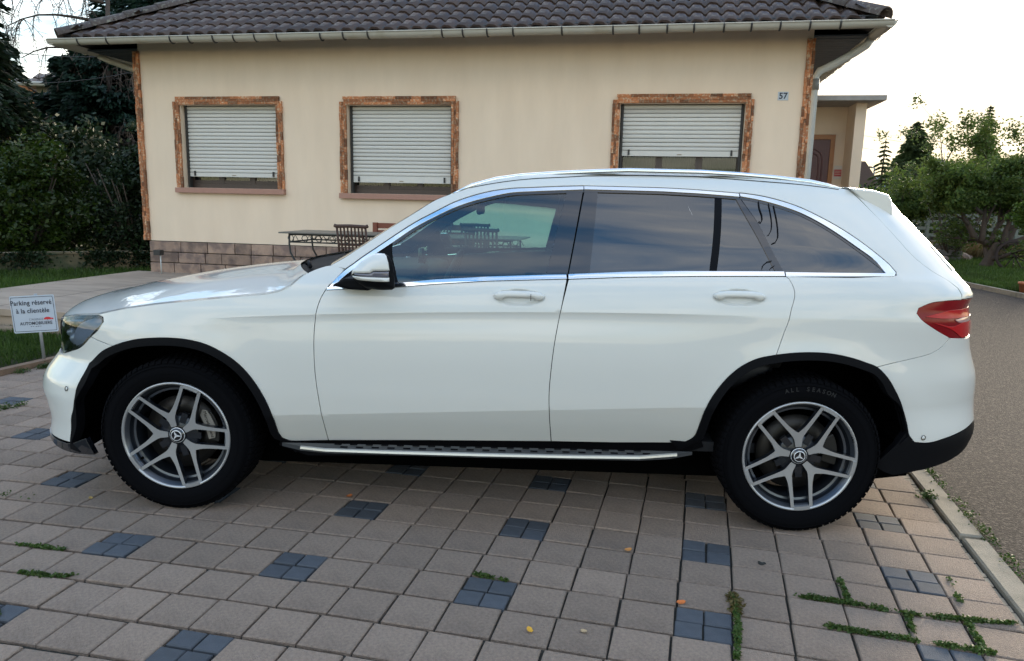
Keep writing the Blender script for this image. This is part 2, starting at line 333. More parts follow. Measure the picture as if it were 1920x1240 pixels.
# weeds growing in the joints
def strip(name, pts, n, spread, h, m, size=.014):
    pts = [Vector((*p, 0)) for p in pts]; C = []
    L_ = [(b-a).length for a, b in zip(pts[:-1], pts[1:])]; T_ = sum(L_)
    tufts = [random.random()*T_ for _ in range(max(4, int(T_/.035)))]
    for _ in range(n):
        s = min(max(random.choice(tufts)+random.gauss(0, .018), 0), T_*.9999)
        for l, a, b in zip(L_, pts[:-1], pts[1:]):
            if s <= l: break
            s -= l
        p = a.lerp(b, s/l); C.append((p.x+random.gauss(0, spread), p.y+random.gauss(0, spread), abs(random.gauss(0, h))+.002))
    C = np.array(C); A, B = leafset(C, size, .6, .5); return quads(name, C, A, B, m, None, 'stuff')
WEEDS = [([(-1.759, -1.547), (-1.615, -1.569), (-1.456, -1.535)], 900), ([(-1.932, -1.32), (-1.716, -1.35)], 350), ([(-1.72, -1.76), (-1.64, -1.84), (-1.70, -1.93)], 1500),
         ([(1.216, -1.479), (1.442, -1.524), (1.632, -1.583), (1.848, -1.612), (2.032, -1.623)], 2600), ([(1.292, -1.685), (1.418, -1.722), (1.585, -1.758), (1.807, -1.813)], 2000),
         ([(1.016, -1.503), (.988, -1.677), (.928, -1.903)], 1400), ([(1.479, -1.353), (1.449, -1.515)], 350), ([(1.632, -1.583), (1.586, -1.749)], 500), ([(1.828, -1.631), (1.785, -1.82)], 550), ([(.012, -1.418), (.142, -1.459)], 320), ([(1.94, -1.295), (1.881, -1.482)], 80),
         ([(2.50, .1), (2.47, -.12), (2.33, -.85)], 480), ([(2.33, -.85), (2.24, -1.3), (2.18, -1.6)], 520), ([(2.28, -.42), (2.30, -.45)], 260), ([(-4.0, 1.55), (-3.86, 1.98)], 1500), ([(-3.4, .55), (-3.3, .75)], 260), ([(-3.0, -.75), (-2.2, -.85)], 120)]
for k, (p, n_) in enumerate(WEEDS): strip('joint_weeds', p, n_, .0055 if k < 11 else .018, .005 if k < 11 else .016, M_weed)
strip('joint_weeds', [(1.016, -1.50), (1.0, -1.62)], 500, .012, .006, M_dryweed)
# fallen leaves
def leaf(name, x, y, size, col, rz, label, curl=.35):
    m = mat(name+'_skin', col, .7, noise=.3, nscale=40); v = []; f = []; n_ = 7
    for i in range(n_+1):
        t = i/n_; w = math.sin(PI*t)**.7*.34*size*(1+.15*math.sin(9*t)); z = .004+curl*size*(t-.5)**2*1.6
        v += [((t-.5)*size, -w, z+.25*w), ((t-.5)*size, 0, z), ((t-.5)*size, w, z+.3*w)]
    for i in range(n_):
        for k in (0, 1): f.append((i*3+k, i*3+k+1, i*3+k+4, i*3+k+3))
    me = bpy.data.meshes.new(name); me.from_pydata(v, [], f); me.update(); o = link(name, me, m); o.location = (x, y, 0); o.rotation_euler = (.1, -.08, rz)
    s = o.modifiers.new('thickness', 'SOLIDIFY'); s.thickness = .0008
    return tag(o, label, 'leaf', 'fallen leaves on the paving')
leaf('fallen_leaf', .238, -1.797, .034, (.62, .33, .03), 1.9, 'yellow fallen leaf lying on a beige paver near the lower centre')
leaf('fallen_leaf', .428, -1.789, .026, (.42, .30, .17), -.5, 'pale tan fallen leaf just right of the yellow one')
leaf('fallen_leaf', .653, -1.159, .034, (.50, .22, .06), .3, 'brown fallen leaf on the pavers left of the rear wheel')
leaf('fallen_leaf', .804, -1.573, .036, (.55, .15, .03), .15, 'rust orange fallen leaf beside the four blue pavers, lower right')
leaf('fallen_leaf', -.683, -.69, .036, (.40, .12, .03), .8, 'dull red fallen leaf at the edge of the shade below the side step')
leaf('fallen_leaf', -1.921, -.83, .030, (.50, .33, .10), 2.4, 'ochre fallen leaf lying just left of the front tyre')
dr = MB()
for dx, dy, r in ((0, 0, .011), (.012, .004, .007), (-.004, .011, .006), (.03, .05, .004)):
    dr.lathe([(0, -.001), (r, 0), (r*.7, .004), (0, .005)], 9)
me = bpy.data.meshes.new('x'); bpy.data.meshes.remove(me)
dmb = MB()
for dx, dy, r in ((0, 0, .013), (.014, .004, .008), (-.004, .013, .007)):
    vs = [(dx+r*math.cos(a)*s, dy+r*math.sin(a)*s, z) for s, z in ((1, .001), (.75, .004)) for a in [k*PI/4.5 for k in range(9)]]+[(dx, dy, .006)]
    dmb.add(vs, [(k, (k+1) % 9, 9+(k+1) % 9, 9+k) for k in range(9)]+[(9+k, 9+(k+1) % 9, 18) for k in range(9)])
o = dmb.build('dirt_clod', mat('dark_dirt', (.02, .02, .017), .9)); o.location = (1.199, -1.234, .001); tag(o, 'small dark clod of dirt on a paver below the rear wheel', 'dirt')

# ================================================================== HOUSE
HA = math.radians(-8.9)
HO = Vector((-5.9053, 7.2884, 0))
house = empty('house', 'single storey cream house with dark tiled hip roof and white roller shutters behind the car', 'house', HO, HA)
def HW(s, n, z): return HO+Matrix.Rotation(HA, 3, 'Z') @ Vector((s, n, z))
M_cream = mat('cream_render', (.74, .60, .455), .9, noise=.09, nscale=1.6, bump=.2, bscale=160, col2=(.70, .56, .42), mixscale=1.3, mixlo=.35, mixhi=.75, stretch=(2.2, 2.2, .55))
M_tile = mat('roof_tile_glaze', (.046, .028, .022), .42, noise=.45, nscale=16, rand=.22, col2=(.16, .14, .12), mixscale=6, mixlo=.60, mixhi=.72, bump=.3, bscale=80)
M_ridge = mat('ridge_tile', (.065, .05, .046), .7, noise=.5, nscale=14, rand=.15, col2=(.16, .155, .13), mixscale=22, mixlo=.55, mixhi=.66, bump=.5, bscale=60)
M_zinc = mat('gutter_paint', (.42, .40, .34), .5, noise=.12, nscale=5, col2=(.36, .33, .26), mixscale=4, mixlo=.58, mixhi=.72)
M_black = mat('bracket_dark', (.03, .028, .026), .6, noise=.3, nscale=30)
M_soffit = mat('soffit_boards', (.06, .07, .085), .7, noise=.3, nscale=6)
M_clad = mat('rust_stone_cladding', (.33, .125, .05), .85, noise=.6, nscale=40, bump=.6, bscale=90, rand=.6, col2=(.40, .29, .19), mixscale=38, mixlo=.50, mixhi=.66)
M_shut = mat('shutter_slat_paint', (.56, .55, .51), .45, noise=.06, nscale=4, rand=.05)
M_sill = mat('pink_sandstone', (.36, .20, .15), .85, noise=.2, nscale=14, bump=.2)
M_brown = mat('window_frame_brown', (.045, .028, .022), .4, noise=.2, nscale=10)
M_plinth = mat('plinth_stone', (.29, .20, .15), .9, noise=.4, nscale=9, rand=.2, bump=.9, bscale=26, col2=(.17, .12, .10), mixscale=5)
M_mortar = mat('mortar', (.07, .06, .05), .95)
M_pane = glassmat('house_glass', (.5, .55, .52), 1.5)
M_room = mat('dark_room', (.015, .014, .013), .95)
WIN = [(.665, 2.235, 1.565, 2.785, 1.735), (3.34, 4.905, 1.530, 2.775, 1.690), (7.245, 8.855, 1.480, 2.785, 2.105)]
ss = [0.0]+[v for w in WIN for v in w[:2]]+[9.62]
wl = MB(); WT = .30; Z0, Z1 = .74, 3.78
for k in range(0, len(ss)-1, 2): wl.box((ss[k], 0, Z0), (ss[k+1], WT, Z1))
for s0, s1, z0, z1, zb in WIN: wl.box((s0, 0, Z0), (s1, WT, z0)); wl.box((s0, 0, z1), (s1, WT, Z1))
wl.box((0, WT, Z0), (.3, 8.6, Z1)); wl.box((9.32, WT, Z0), (9.62, 8.6, Z1)); wl.box((.3, 8.3, Z0), (9.32, 8.6, Z1))
wall = wl.build('wall', M_cream, house)
MB().box((.05, .06, 0), (9.57, 8.55, Z0-.004)).build('foundation', M_mortar, house)
plinth = MB().box((.02, .012, .0), (9.60, .058, .732)).build('plinth', M_mortar, house)
# plinth stones, three courses of uneven lengths
z = .735
for row, h in enumerate((.168, .165, .165)):
    s = .01; k = 0
    while s < 9.6:
        L_ = random.choice((.36, .42, .5, .55, .28, .46)); L_ = min(L_, 9.61-s)
        if L_ > .05:
            b = MB().box((s+.006, -.022-random.random()*.012, z-h+.006), (s+L_-.006, .011, z-.006)); b.build('plinth_stone', M_plinth, plinth, bevel=.008)
        s += L_; k += 1
    z -= h
# stone cladding strips: many thin ledge stones, joined because each is only a few pixels
def cladding(name, s0, s1, z0, z1, vertical, nf=-.028, parent=house):
    b = MB()
    if vertical:
        cols = 3; w = (s1-s0)/cols
        for c in range(cols):
            z = z0
            while z < z1:
                L_ = min(random.uniform(.05, .16), z1-z); e = random.uniform(-.004, .004)
                if L_ > .01: b.box((s0+c*w+e, nf-random.random()*.014, z+.001), (s0+(c+1)*w+e-.001, -.001, z+L_-.001))
                z += L_
    else:
        rows = 3; h = (z1-z0)/rows
        for c in range(rows):
            s = s0+random.uniform(0, .03)
            while s < s1:
                L_ = min(random.uniform(.08, .26), s1-s)
                if L_ > .01: b.box((s+.001, nf-random.random()*.014, z0+c*h+.001), (s+L_-.001, -.001, z0+(c+1)*h-.001))
                s += L_
    return b.build(name, M_clad, parent, 'stuff')
cladding('corner_stone_strip', -.07, .03, .745, 3.56, True)
cladding('corner_stone_strip', 9.545, 9.645, .745, 3.56, True)
slat_me = {}
for wi, (s0, s1, z0, z1, zb) in enumerate(WIN):
    fb = MB()
    for a, b, c, d in ((s0, s0+.05, z0, z1), (s1-.05, s1, z0, z1), (s0+.05, s1-.05, z0, z0+.07)): fb.box((a+.001, .17, c+.001), (b-.001, .23, d-.001))
    w = (s1-s0)
    for q in (.335, .665): fb.box((s0+w*q-.045, .175, z0+.07), (s0+w*q+.045, .225, z1-.02))
    for q0, q1 in ((.05/w, .335-.045/w), (.335+.045/w, .665-.045/w), (.665+.045/w, 1-.05/w)):
        fb.box((s0+w*q0+.002, .18, z0+.071), (s0+w*q1-.002, .22, z0+.12))
    frame = fb.build('window', M_brown, house)
    MB().box((s0+.05, .198, z0+.12), (s1-.05, .202, z1)).build('pane', M_pane, frame)
    MB().box((s0-.1, .24, z0-.1), (s1+.1, 1.6, z1+.1)).build('room_interior', M_room, house) if False else None
    rm = MB(); rm.add([(s0, .30, z0), (s1, .30, z0), (s1, .30, z1), (s0, .30, z1), (s0, 2.3, z0-.3), (s1, 2.3, z0-.3), (s1, 2.3, z1), (s0, 2.3, z1)], [(4, 5, 6, 7), (0, 1, 5, 4), (3, 7, 6, 2), (0, 4, 7, 3), (1, 2, 6, 5)])
    rm.build('room', M_room, frame)
    # curtains
    cols = [(.13, .18, .19), (.16, .19, .20), (.14, .13, .12)]
    for q, (q0, q1) in enumerate(((.04, .31), (.36, .60), (.68, .96))):
        cb = MB(); n_ = 46; vs = []
        for i in range(n_+1):
            t = i/n_; x = s0+w*(q0+(q1-q0)*t); yy = .262+.014*math.sin(t*40+wi)+.008*math.sin(t*83)
            vs += [(x, yy, z0+.05), (x, yy, z1)]
        cb.add(vs, [(2*i, 2*i+2, 2*i+3, 2*i+1) for i in range(n_)], True); cb.build('curtain', mat('curtain_cloth', cols[q] if wi == 2 else (.10, .10, .09), .9), frame)
    # roller shutter
    sh = MB()
    sh.box((s0+.012, .085, z0), (s0+.04, .155, z1)); sh.box((s1-.04, .085, z0), (s1-.012, .155, z1))
    rail = sh.build('roller_shutter', M_black, house)
    pitch = .0545; k = 0; zt = z1-.006; prof = [(.0, .0), (-.0105, .006), (-.0135, .018), (-.0135, .034), (-.0085, .046), (.0, .050)]
    me = bpy.data.meshes.new('shutter_slat'); vs = []; nf_ = len(prof)
    for x in (s0+.041, s1-.041): vs += [(x, .118+p[0], p[1]) for p in prof]+[(x, .126, .050), (x, .126, 0)]
    m_ = nf_+2; me.from_pydata(vs, [], [(i, (i+1) % m_, m_+(i+1) % m_, m_+i) for i in range(m_)]+[tuple(range(m_-1, -1, -1)), tuple(range(m_, 2*m_))]); me.materials.append(M_shut)
    sb = MB().box((s0+.041, .127, zb+.01), (s1-.041, .131, z1)).build('shutter_backing', M_black, rail)
    while zt-pitch > zb+.055:
        zt -= pitch; o = link('shutter_slat', me, None, rail); o.location = (0, 0, zt)
    bb = MB().box((s0+.041, .100, zb), (s1-.041, .126, zt-.003)); bo = bb.build('shutter_bottom_bar', M_shut, rail, bevel=.003)
    for x in (s0+.13, s1-.13): MB().box((x-.012, .082, zb+.012), (x+.012, .100, zb+.085)).build('shutter_stop', M_black, rail)
    MB().box(((s0+s1)/2-.03, .096, zb+.018), ((s0+s1)/2+.03, .100, zb+.03)).build('shutter_lock', mat('lock_metal', (.25, .2, .14), .5), rail)
    # surround and sill
    cladding('window_stone_surround', s0-.105, s0-.003, z0, z1+.045, True); cladding('window_stone_surround', s1+.003, s1+.103, z0, z1+.045, True)
    cladding('window_stone_surround', s0-.06, s1+.06, z1-.012+.06-.048, z1+.115, False, -.034)
    MB().box((s0-.115, -.075, z0-.078), (s1+.115, .165, z0-.002)).build('window_sill', M_sill, house, bevel=.004)
# house number
num = MB().box((9.243, -.007, 2.815), (9.372, -.001, 2.92)).build('house_number_plate', mat('enamel_plate', (.42, .46, .50), .35, noise=.15, nscale=30), house)
M_ink = mat('dark_ink', (.012, .014, .03), .5)
text('numerals', '57', .105, Matrix.Translation((9.307, -.009, 2.866)) @ Matrix.Rotation(PI/2, 4, 'X'), M_ink, num, .001, 1.0, .0025)
# roof
EZ, EY, PT = 3.655, -.50, math.tan(math.radians(30)); SL, SR, DB = -.88, 10.28, 9.1
hy = (DB-EY)/2; RZ = EZ+hy*PT
rb = MB(); dz = -.04
rb.add([(SL, EY, EZ+dz), (SR, EY, EZ+dz), (SR-hy, EY+hy, RZ+dz), (SL+hy, EY+hy, RZ+dz), (SL, DB, EZ+dz), (SR, DB, EZ+dz)], [(0, 1, 2, 3), (1, 5, 2), (5, 4, 3, 2), (4, 0, 3)])
roof = rb.build('roof', mat('roof_underlay', (.04, .035, .035), .9), house)
TW = (SR-SL)/56; ROW = .33; ct = math.cos(math.radians(30)); st = math.sin(math.radians(30))
tv = []; NS = 8
for l, (a, th) in enumerate(((0, 0), (0, .030), (.372, .016))):
    for i in range(NS+1):
        x = i/NS*TW*1.02; wv = .024*math.sin(2*PI*i/NS-.6)+.010*math.sin(4*PI*i/NS)
        tv.append((x, a, wv+th))
tf = [(i, i+1, NS+1+i+1, NS+1+i) for i in range(NS)]+[(NS+1+i, NS+2+i, 2*(NS+1)+i+1, 2*(NS+1)+i) for i in range(NS)]
me_rt = bpy.data.meshes.new('roof_tile'); me_rt.from_pydata(tv, [], tf); me_rt.polygons.foreach_set('use_smooth', [False]*NS+[True]*NS); me_rt.materials.append(M_tile); me_rt.update()
tiles = []
for r in range(17):
    y0 = EY+r*ROW*ct; zr = EZ+r*ROW*st
    for c in range(56):
        x = SL+c*TW; mid = x+TW/2; yl = (y0-EY)+ROW*ct*.5
        if mid < SL+yl-.02 or mid > SR-yl+.02: continue
        tiles.append((r, x, y0, zr))
Rt = Matrix.Rotation(math.radians(28.6), 4, 'X')
def tile_mx(t): return Matrix.Translation((t[1]+random.gauss(0, .002), t[2]-.02, t[3]+.012+random.gauss(0, .002))) @ Matrix.Rotation(random.gauss(0, .006), 4, 'Z') @ Rt
tiles.sort(key=lambda t: t[0])
rs = MB()
for k, t in enumerate(tiles):
    if k < 300: o = bpy.data.objects.new('roof_tile', me_rt); COL.objects.link(o); o.parent = roof; o.matrix_local = tile_mx(t)
    else: Mx = tile_mx(t); rs.add([Mx @ v.co for v in me_rt.vertices], tf)
# side slopes too (seen edge on)
for side in (0, 1):
    for r in range(17):
        for c in range(48):
            w = c*TW; y = EY+w; yl = r*ROW*ct
            if y < EY+yl or y > DB-yl-.2: continue
            x = SR-yl if side else SL+yl
            Mx = Matrix.Translation((x+(.02 if side else -.02), y+(0 if side else TW), EZ+r*ROW*st+.012)) @ Matrix.Rotation(PI/2 if side else -PI/2, 4, 'Z') @ Rt
            rs.add([Mx @ v.co for v in me_rt.vertices], tf)
rs.build('roof_tile', M_tile, roof, 'stuff')
def ridge_row(p, q, n_, r0=.13):
    p, q = Vector(p), Vector(q); d = q-p; t = d.normalized(); sd = t.cross(Vector((0, 0, 1))).normalized(); up = sd.cross(t)
    for k in range(n_):
        a = p+d*(k/n_); b = p+d*((k+1.12)/n_); vs = []
        for e, rr, lift in ((a, r0*1.12, .0), (b, r0*.92, .022)):
            for ring in (1, .86):
                for i in range(9):
                    w = PI*i/8; vs.append(e+sd*(math.cos(w)*rr*ring)+up*(math.sin(w)*rr*ring*.8+.0-lift*0))
        fs = [(i, i+1, 18+i+1, 18+i) for i in range(8)]+[(9+i, 27+i, 27+i+1, 9+i+1) for i in range(8)]+[(i, 9+i, 9+i+1, i+1) for i in range(8)]
        MB().add(vs, fs, True).build('ridge_tile', M_ridge, roof)
ridge_row((SL-.02, EY-.02, EZ+.03), (SL+hy, EY+hy, RZ+.03), 15); ridge_row((SR+.02, EY-.02, EZ+.03), (SR-hy, EY+hy, RZ+.03), 15); ridge_row((SR+.02, DB, EZ+.03), (SR-hy, EY+hy, RZ+.03), 15)
# soffit
so = MB()
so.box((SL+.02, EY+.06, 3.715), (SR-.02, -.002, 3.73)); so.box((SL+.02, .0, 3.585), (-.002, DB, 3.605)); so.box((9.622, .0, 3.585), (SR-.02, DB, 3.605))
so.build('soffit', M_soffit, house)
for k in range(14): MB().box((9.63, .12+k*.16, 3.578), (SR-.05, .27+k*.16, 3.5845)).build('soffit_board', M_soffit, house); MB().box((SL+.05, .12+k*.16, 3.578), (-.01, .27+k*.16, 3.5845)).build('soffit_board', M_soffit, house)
# gutters: half round troughs
def gutter(name, p, q, r=.072, sag=.006):
    p, q = Vector(p), Vector(q); d = q-p; t = d.normalized(); sd = t.cross(Vector((0, 0, 1))).normalized(); b = MB(); n_ = 22; vs = []
    for k in range(n_+1):
        c = p+d*(k/n_)+Vector((0, 0, -sag*math.sin(k*1.3)*.6))
        for rr in (r, r-.006):
            for i in range(11):
                w = PI*i/10; vs.append(c+sd*math.cos(w)*rr+Vector((0, 0, -math.sin(w)*rr*1.05)))
    K = 22
    fs = []
    for k in range(n_):
        for i in range(10):
            fs.append((k*K+i, k*K+i+1, (k+1)*K+i+1, (k+1)*K+i)); fs.append((k*K+11+i+1, k*K+11+i, (k+1)*K+11+i, (k+1)*K+11+i+1))
        for i, j in ((0, 11), (10, 21)): fs.append((k*K+i, k*K+j, (k+1)*K+j, (k+1)*K+i))
    b.add(vs, fs, True)
    for sgn in (1, -1):
        b.tube([p+sd*sgn*r, q+sd*sgn*r], .009, 6)
    for e in (p, q): b.add([e+sd*math.cos(PI*i/10)*r-Vector((0, 0, math.sin(PI*i/10)*r*1.05)) for i in range(11)], [tuple(range(11))])
    return b.build(name, M_zinc, house)
GY, GZ = EY-.075, 3.628
g = gutter('gutter', (SL-.10, GY, GZ), (SR+.10, GY, GZ))
bk_me = MB(); R_ = .0765
bk_me.tube([(0, GY+math.cos(PI*i/10)*R_, GZ-math.sin(PI*i/10)*R_*1.06) for i in range(11)], .0115, 6, True); bk_me.tube([(0, GY-R_, GZ), (0, GY-R_*.9, GZ+.014), (0, GY-.04, GZ+.012)], .006, 6); bk = bk_me.mesh('gutter_bracket'); bk.materials.append(M_black)
sx = [-.472, -.01, .995, 1.311, 1.648, 1.973, 2.294, 2.627, 3.25, 3.579, 3.935, 4.929, 5.224, 5.537, 5.881, 6.507, 7.139, 7.481, 7.806, 8.127, 8.469, 8.793, 9.12, 9.466, 9.801]
for x in sx:
    o = link('gutter_bracket', bk, None, g); o.location = (x, 0, random.gauss(0, .002)); o.rotation_euler = (0, random.gauss(0, .003), 0)
gr_ = gutter('gutter', (SR+.065, EY-.12, GZ-.004), (SR+.065, 4.4, GZ-.02)); gl_ = gutter('gutter', (SL-.065, EY-.12, GZ-.004), (SL-.065, 5.6, GZ-.02))
for k in range(9): MB().tube([(SR+.065+math.cos(PI*i/8)*R_, .05+k*.5, GZ-.01-math.sin(PI*i/8)*R_*1.05) for i in range(9)], .006, 5).build('gutter_bracket', M_zinc, gr_)
for k in range(9): MB().tube([(SL-.065+math.cos(PI*i/8)*R_, .05+k*.5, GZ-.01-math.sin(PI*i/8)*R_*1.05) for i in range(9)], .006, 5).build('gutter_bracket', M_zinc, gl_)
MB().tube([(SR+.04, .1, GZ-.06), (SR+.0, .14, 3.50), (SR-.12, .2, 3.42), (9.95, .26, 3.30), (9.78, .30, 3.22), (9.735, .30, 3.14), (9.735, .30, .05)], [.05]*5+[.046]*2, 14).build('downpipe', mat('downpipe_grey', (.52, .54, .52), .45, noise=.1, nscale=6), house)
MB().tube([(9.735, .30, 3.12), (9.735, .30, 2.98)], .056, 14).build('pipe_socket', mat('socket_grey', (.20, .20, .19), .5), house)
MB().tube([(SL-.04, .3, GZ-.06), (SL+.1, .36, 3.50), (SL+.5, .5, 3.36), (-.12, .55, 3.30), (-.07, .55, 3.2), (-.07, .55, .1)], .045, 12).build('downpipe', M_zinc, house)
# porch on the right flank
M_conc = mat('canopy_concrete', (.30, .28, .25), .9, noise=.35, nscale=7, bump=.4)
MB().box((9.63, 4.6, .0), (11.29, 4.8, 3.285)).build('porch_wall', M_cream, house)
MB().box((11.112, 4.0, .0), (11.285, 4.598, 3.285)).build('porch_pier', M_cream, house)
MB().box((9.63, 3.7, 3.288), (11.52, 4.95, 3.375)).build('canopy', M_conc, house, bevel=.006)
MB().box((9.63, 4.0, 0), (11.10, 4.59, .62)).build('porch_step', M_conc, house)
dr_ = MB().box((10.02, 4.55, .62), (10.85, 4.585, 2.70)).build('entrance_door', mat('door_wood_dark', (.085, .028, .028), .45, noise=.35, nscale=8, stretch=(6, 1, 1)), house)
MB().box((9.94, 4.53, .62), (10.018, 4.598, 2.79)).box((10.852, 4.53, .62), (10.93, 4.598, 2.79)).box((10.018, 4.53, 2.702), (10.852, 4.598, 2.79)).build('door_frame', mat('door_frame_orange', (.30, .12, .035), .5, noise=.3, nscale=9), dr_)
for z0_, z1_ in ((.75, 1.5), (1.62, 2.55)):
    for inset in (0, .06):
        pts = []
        for i in range(33):
            w = 2*PI*i/32; cx_, cz_ = math.cos(w), math.sin(w); ex = (abs(cx_)**.5)*(1 if cx_ > 0 else -1); ez = (abs(cz_)**.5)*(1 if cz_ > 0 else -1)
            pts.append((10.435+ex*(.30-inset), 4.548, (z0_+z1_)/2+ez*((z1_-z0_)/2-inset)+.03*math.cos(ex*5)))
        MB().tube(pts, .012, 6, False).build('door_moulding', dr_.data.materials[0], dr_)
pl = MB().box((10.965, 4.588, 1.99), (11.10, 4.598, 2.235)).build('porch_plaque', mat('plaque_white', (.6, .56, .5), .5), house)
M_red = mat('plaque_red', (.42, .03, .03), .5)
MB().box((10.97, 4.584, 2.04), (11.095, 4.5875, 2.165)).build('plaque_panel', M_red, pl)
for z_ in (2.075, 2.105, 2.135): MB().box((10.98, 4.582, z_-.004), (11.085, 4.5838, z_+.004)).build('plaque_line', pl.data.materials[0], pl)

# ================================================================== TERRACE AND GARDEN FURNITURE
terr = MB().box((-.25, -3.92, -.03), (9.62, .010, .25)).build('terrace', M_slab, None, 'structure'); terr.location = HO; terr.rotation_euler = (0, 0, HA)
MB().box((-.28, -3.955, .19), (9.6, -3.925, .262)).build('slab_edge', M_slab, terr, bevel=.004)
MB().tube([(-.6, -4.02, .055), (4.5, -4.02, .055), (9.5, -4.02, .055)], .05, 10).build('edge_timber', M_wood_old, terr)
for k in range(1, 8): MB().box((k*1.25-.3, -3.9, .2505), (k*1.25-.292, .0, .2515)).build('slab_joint', M_mortar, terr)
M_iron = mat('wrought_iron', (.018, .022, .022), .5, noise=.2, nscale=20)
M_teak = mat('brown_chair_wood', (.05, .022, .014), .6, noise=.3, nscale=8, stretch=(6, 6, 1))
M_redw = mat('red_brown_wood', (.17, .045, .022), .5, noise=.25, nscale=6, stretch=(1, 5, 5))
M_top = mat('table_glass_top', (.10, .10, .09), .35, noise=.2, nscale=6)
def furn(name, label, cat, s, n, z=.25, rz=0, group=None): return empty(name, label, cat, HW(s, n, z), HA+rz, group)
def scurve(x, y, h, sx, sy):
    pts = []
    for i in range(15):
        t = i/14; off = .07*math.sin(t*PI*1.0)-.10*t*t*0+.06*math.sin(t*2*PI)
        pts.append((x+sx*off, y+sy*off*.4, h*(1-t)))
    return pts
def table(s, n, L_, W_, label):
    t = furn('garden_table', label, 'table', s, n, group='wrought iron tables on the terrace')
    H = .775; MB().box((-L_/2, -W_/2, H-.018), (L_/2, W_/2, H)).build('tabletop', M_top, t, bevel=.004)
    fr = MB()
    for z in (H-.03, H-.125):
        c = [(-L_/2+.12, -W_/2+.06, z), (L_/2-.12, -W_/2+.06, z), (L_/2-.12, W_/2-.06, z), (-L_/2+.12, W_/2-.06, z), (-L_/2+.12, -W_/2+.06, z)]
        for a, b in zip(c[:-1], c[1:]): fr.tube([a, b], .009, 6)
    for yy in (-W_/2+.06, W_/2-.06):
        x = -L_/2+.15
        while x < L_/2-.15:
            fr.tube([(x+.05*math.sin(q*PI/4)*(.3+q/8), yy, H-.078+.04*math.cos(q*PI/4)) for q in range(9)], .005, 5); fr.tube([(x, yy, H-.12), (x+.05, yy, H-.035), (x+.1, yy, H-.12)], .005, 5); x += .19
    fr.build('apron', M_iron, t)
    for sx in (-1, 1):
        for sy in (-1, 1):
            lb = MB(); x0, y0 = sx*(L_/2-.12), sy*(W_/2-.06)
            lb.tube([(x0, y0, H-.02), (x0+sx*.005, y0, H-.15), (x0-sx*.01, y0, H-.26), (x0-sx*.09, y0, H-.40), (x0-sx*.16, y0, H-.55), (x0-sx*.15, y0, .12), (x0-sx*.05, y0, .02), (x0, y0, .012)], .012, 7)
            lb.tube([(x0-sx*.15+.075*math.cos(a)*sx*(1-a/9), y0, .30+.075*math.sin(a)*(1-a/9)) for a in [k*.45 for k in range(16)]], .008, 6)
            lb.build('leg', M_iron, t)
    return t
table(3.95, -1.35, 1.62, .75, 'long wrought iron table left of the slatted chair, seen past the bonnet')
table(5.50, -1.35, 1.46, .75, 'wrought iron table seen through the front side window of the car')
def chair(s, n, rz, label, m, w=.36, H=.90):
    c = furn('garden_chair', label, 'chair', s, n, .25, rz, 'slatted garden chairs')
    sb = MB()
    for k in range(6): sb.cbox((0, -.02+k*.075, .44), (w, .055, .018))
    sb.build('seat', m, c)
    bb = MB()
    for sx in (-1, 1): bb.tube([(sx*w/2, -.05, .42), (sx*w/2, -.08, .65), (sx*w/2, -.13, H-.03)], .014, 8)
    bb.build('back_frame', m, c)
    MB().tube([(-w/2-.03, -.135, H-.008), (-w/2, -.132, H-.018), (0, -.132, H-.012), (w/2, -.132, H-.018), (w/2+.03, -.135, H-.008)], .021, 8).build('top_rail', m, c)
    MB().tube([(-w/2, -.085, .66), (w/2, -.085, .66)], .010, 6).tube([(-w/2, -.07, .50), (w/2, -.07, .50)], .010, 6).build('cross_rail', m, c)
    for k in range(7):
        x = (k-3)*w/8; MB().cbox((0, 0, .225), (.018, .012, .45), Matrix.Translation((x, -.055, .43)) @ Matrix.Rotation(math.radians(9.3), 4, 'X')).build('back_slat', m, c)
    for sx in (-1, 1):
        MB().tube([(sx*w/2, -.05, .43), (sx*(w/2+.01), -.10, 0)], .014, 7).build('leg', m, c); MB().tube([(sx*w/2, .36, .43), (sx*(w/2+.01), .40, 0)], .014, 7).build('leg', m, c)
    return c
chair(4.27, -1.95, 0, 'dark brown slatted chair in front of the red brown bench, left of the windscreen', M_teak)
chair(5.84, -1.95, .05, 'nearer slatted chair seen through the car window, its back towards us', M_teak)
chair(5.38, -.62, PI, 'farther slatted chair seen through the car window, beyond the table', M_teak)
chair(4.86, -.62, PI, 'slatted chair beyond the table, only its top rail showing beside the windscreen', M_teak)
bench = furn('garden_bench', 'red brown wooden bench with wide slats against the house wall', 'bench', 4.62, -.45)
for k in range(5): MB().box((-.72, -.02+.012*k, .40+k*.10), (.72, .005+.012*k, .475+k*.10)).build('back_slat', M_redw, bench)
for k in range(5): MB().box((-.72, -.48+k*.09, .36), (.72, -.405+k*.09, .385)).build('seat_slat', M_redw, bench)
MB().box((-.74, -.52, .22), (.74, -.49, .34)).build('front_rail', M_redw, bench)
for sx in (-1, 1):
    for yy in (-.47, .03): MB().box((sx*.70-.03, yy-.03, 0), (sx*.70+.03, yy+.03, .88 if yy > 0 else .58)).build('leg', M_redw, bench)
    MB().box((sx*.70-.035, -.50, .585), (sx*.70+.035, .02, .615)).build('armrest', M_redw, bench)
pot = MB(); 
lamp = furn('garden_spotlight', 'small black box lamp on a thin white post beside the stone plinth', 'lamp', .37, -.30)
MB().box((-.055, -.05, .29), (.055, .05, .37)).build('lamp_head', M_black, lamp, bevel=.008)
MB().tube([(.03, 0, 0), (.03, 0, .29)], .010, 8).build('post', mat('post_white', (.5, .5, .48), .5), lamp)
pb = furn('watering_can', 'dark pot standing under the table by the chair', 'pot', 3.80, -1.3)
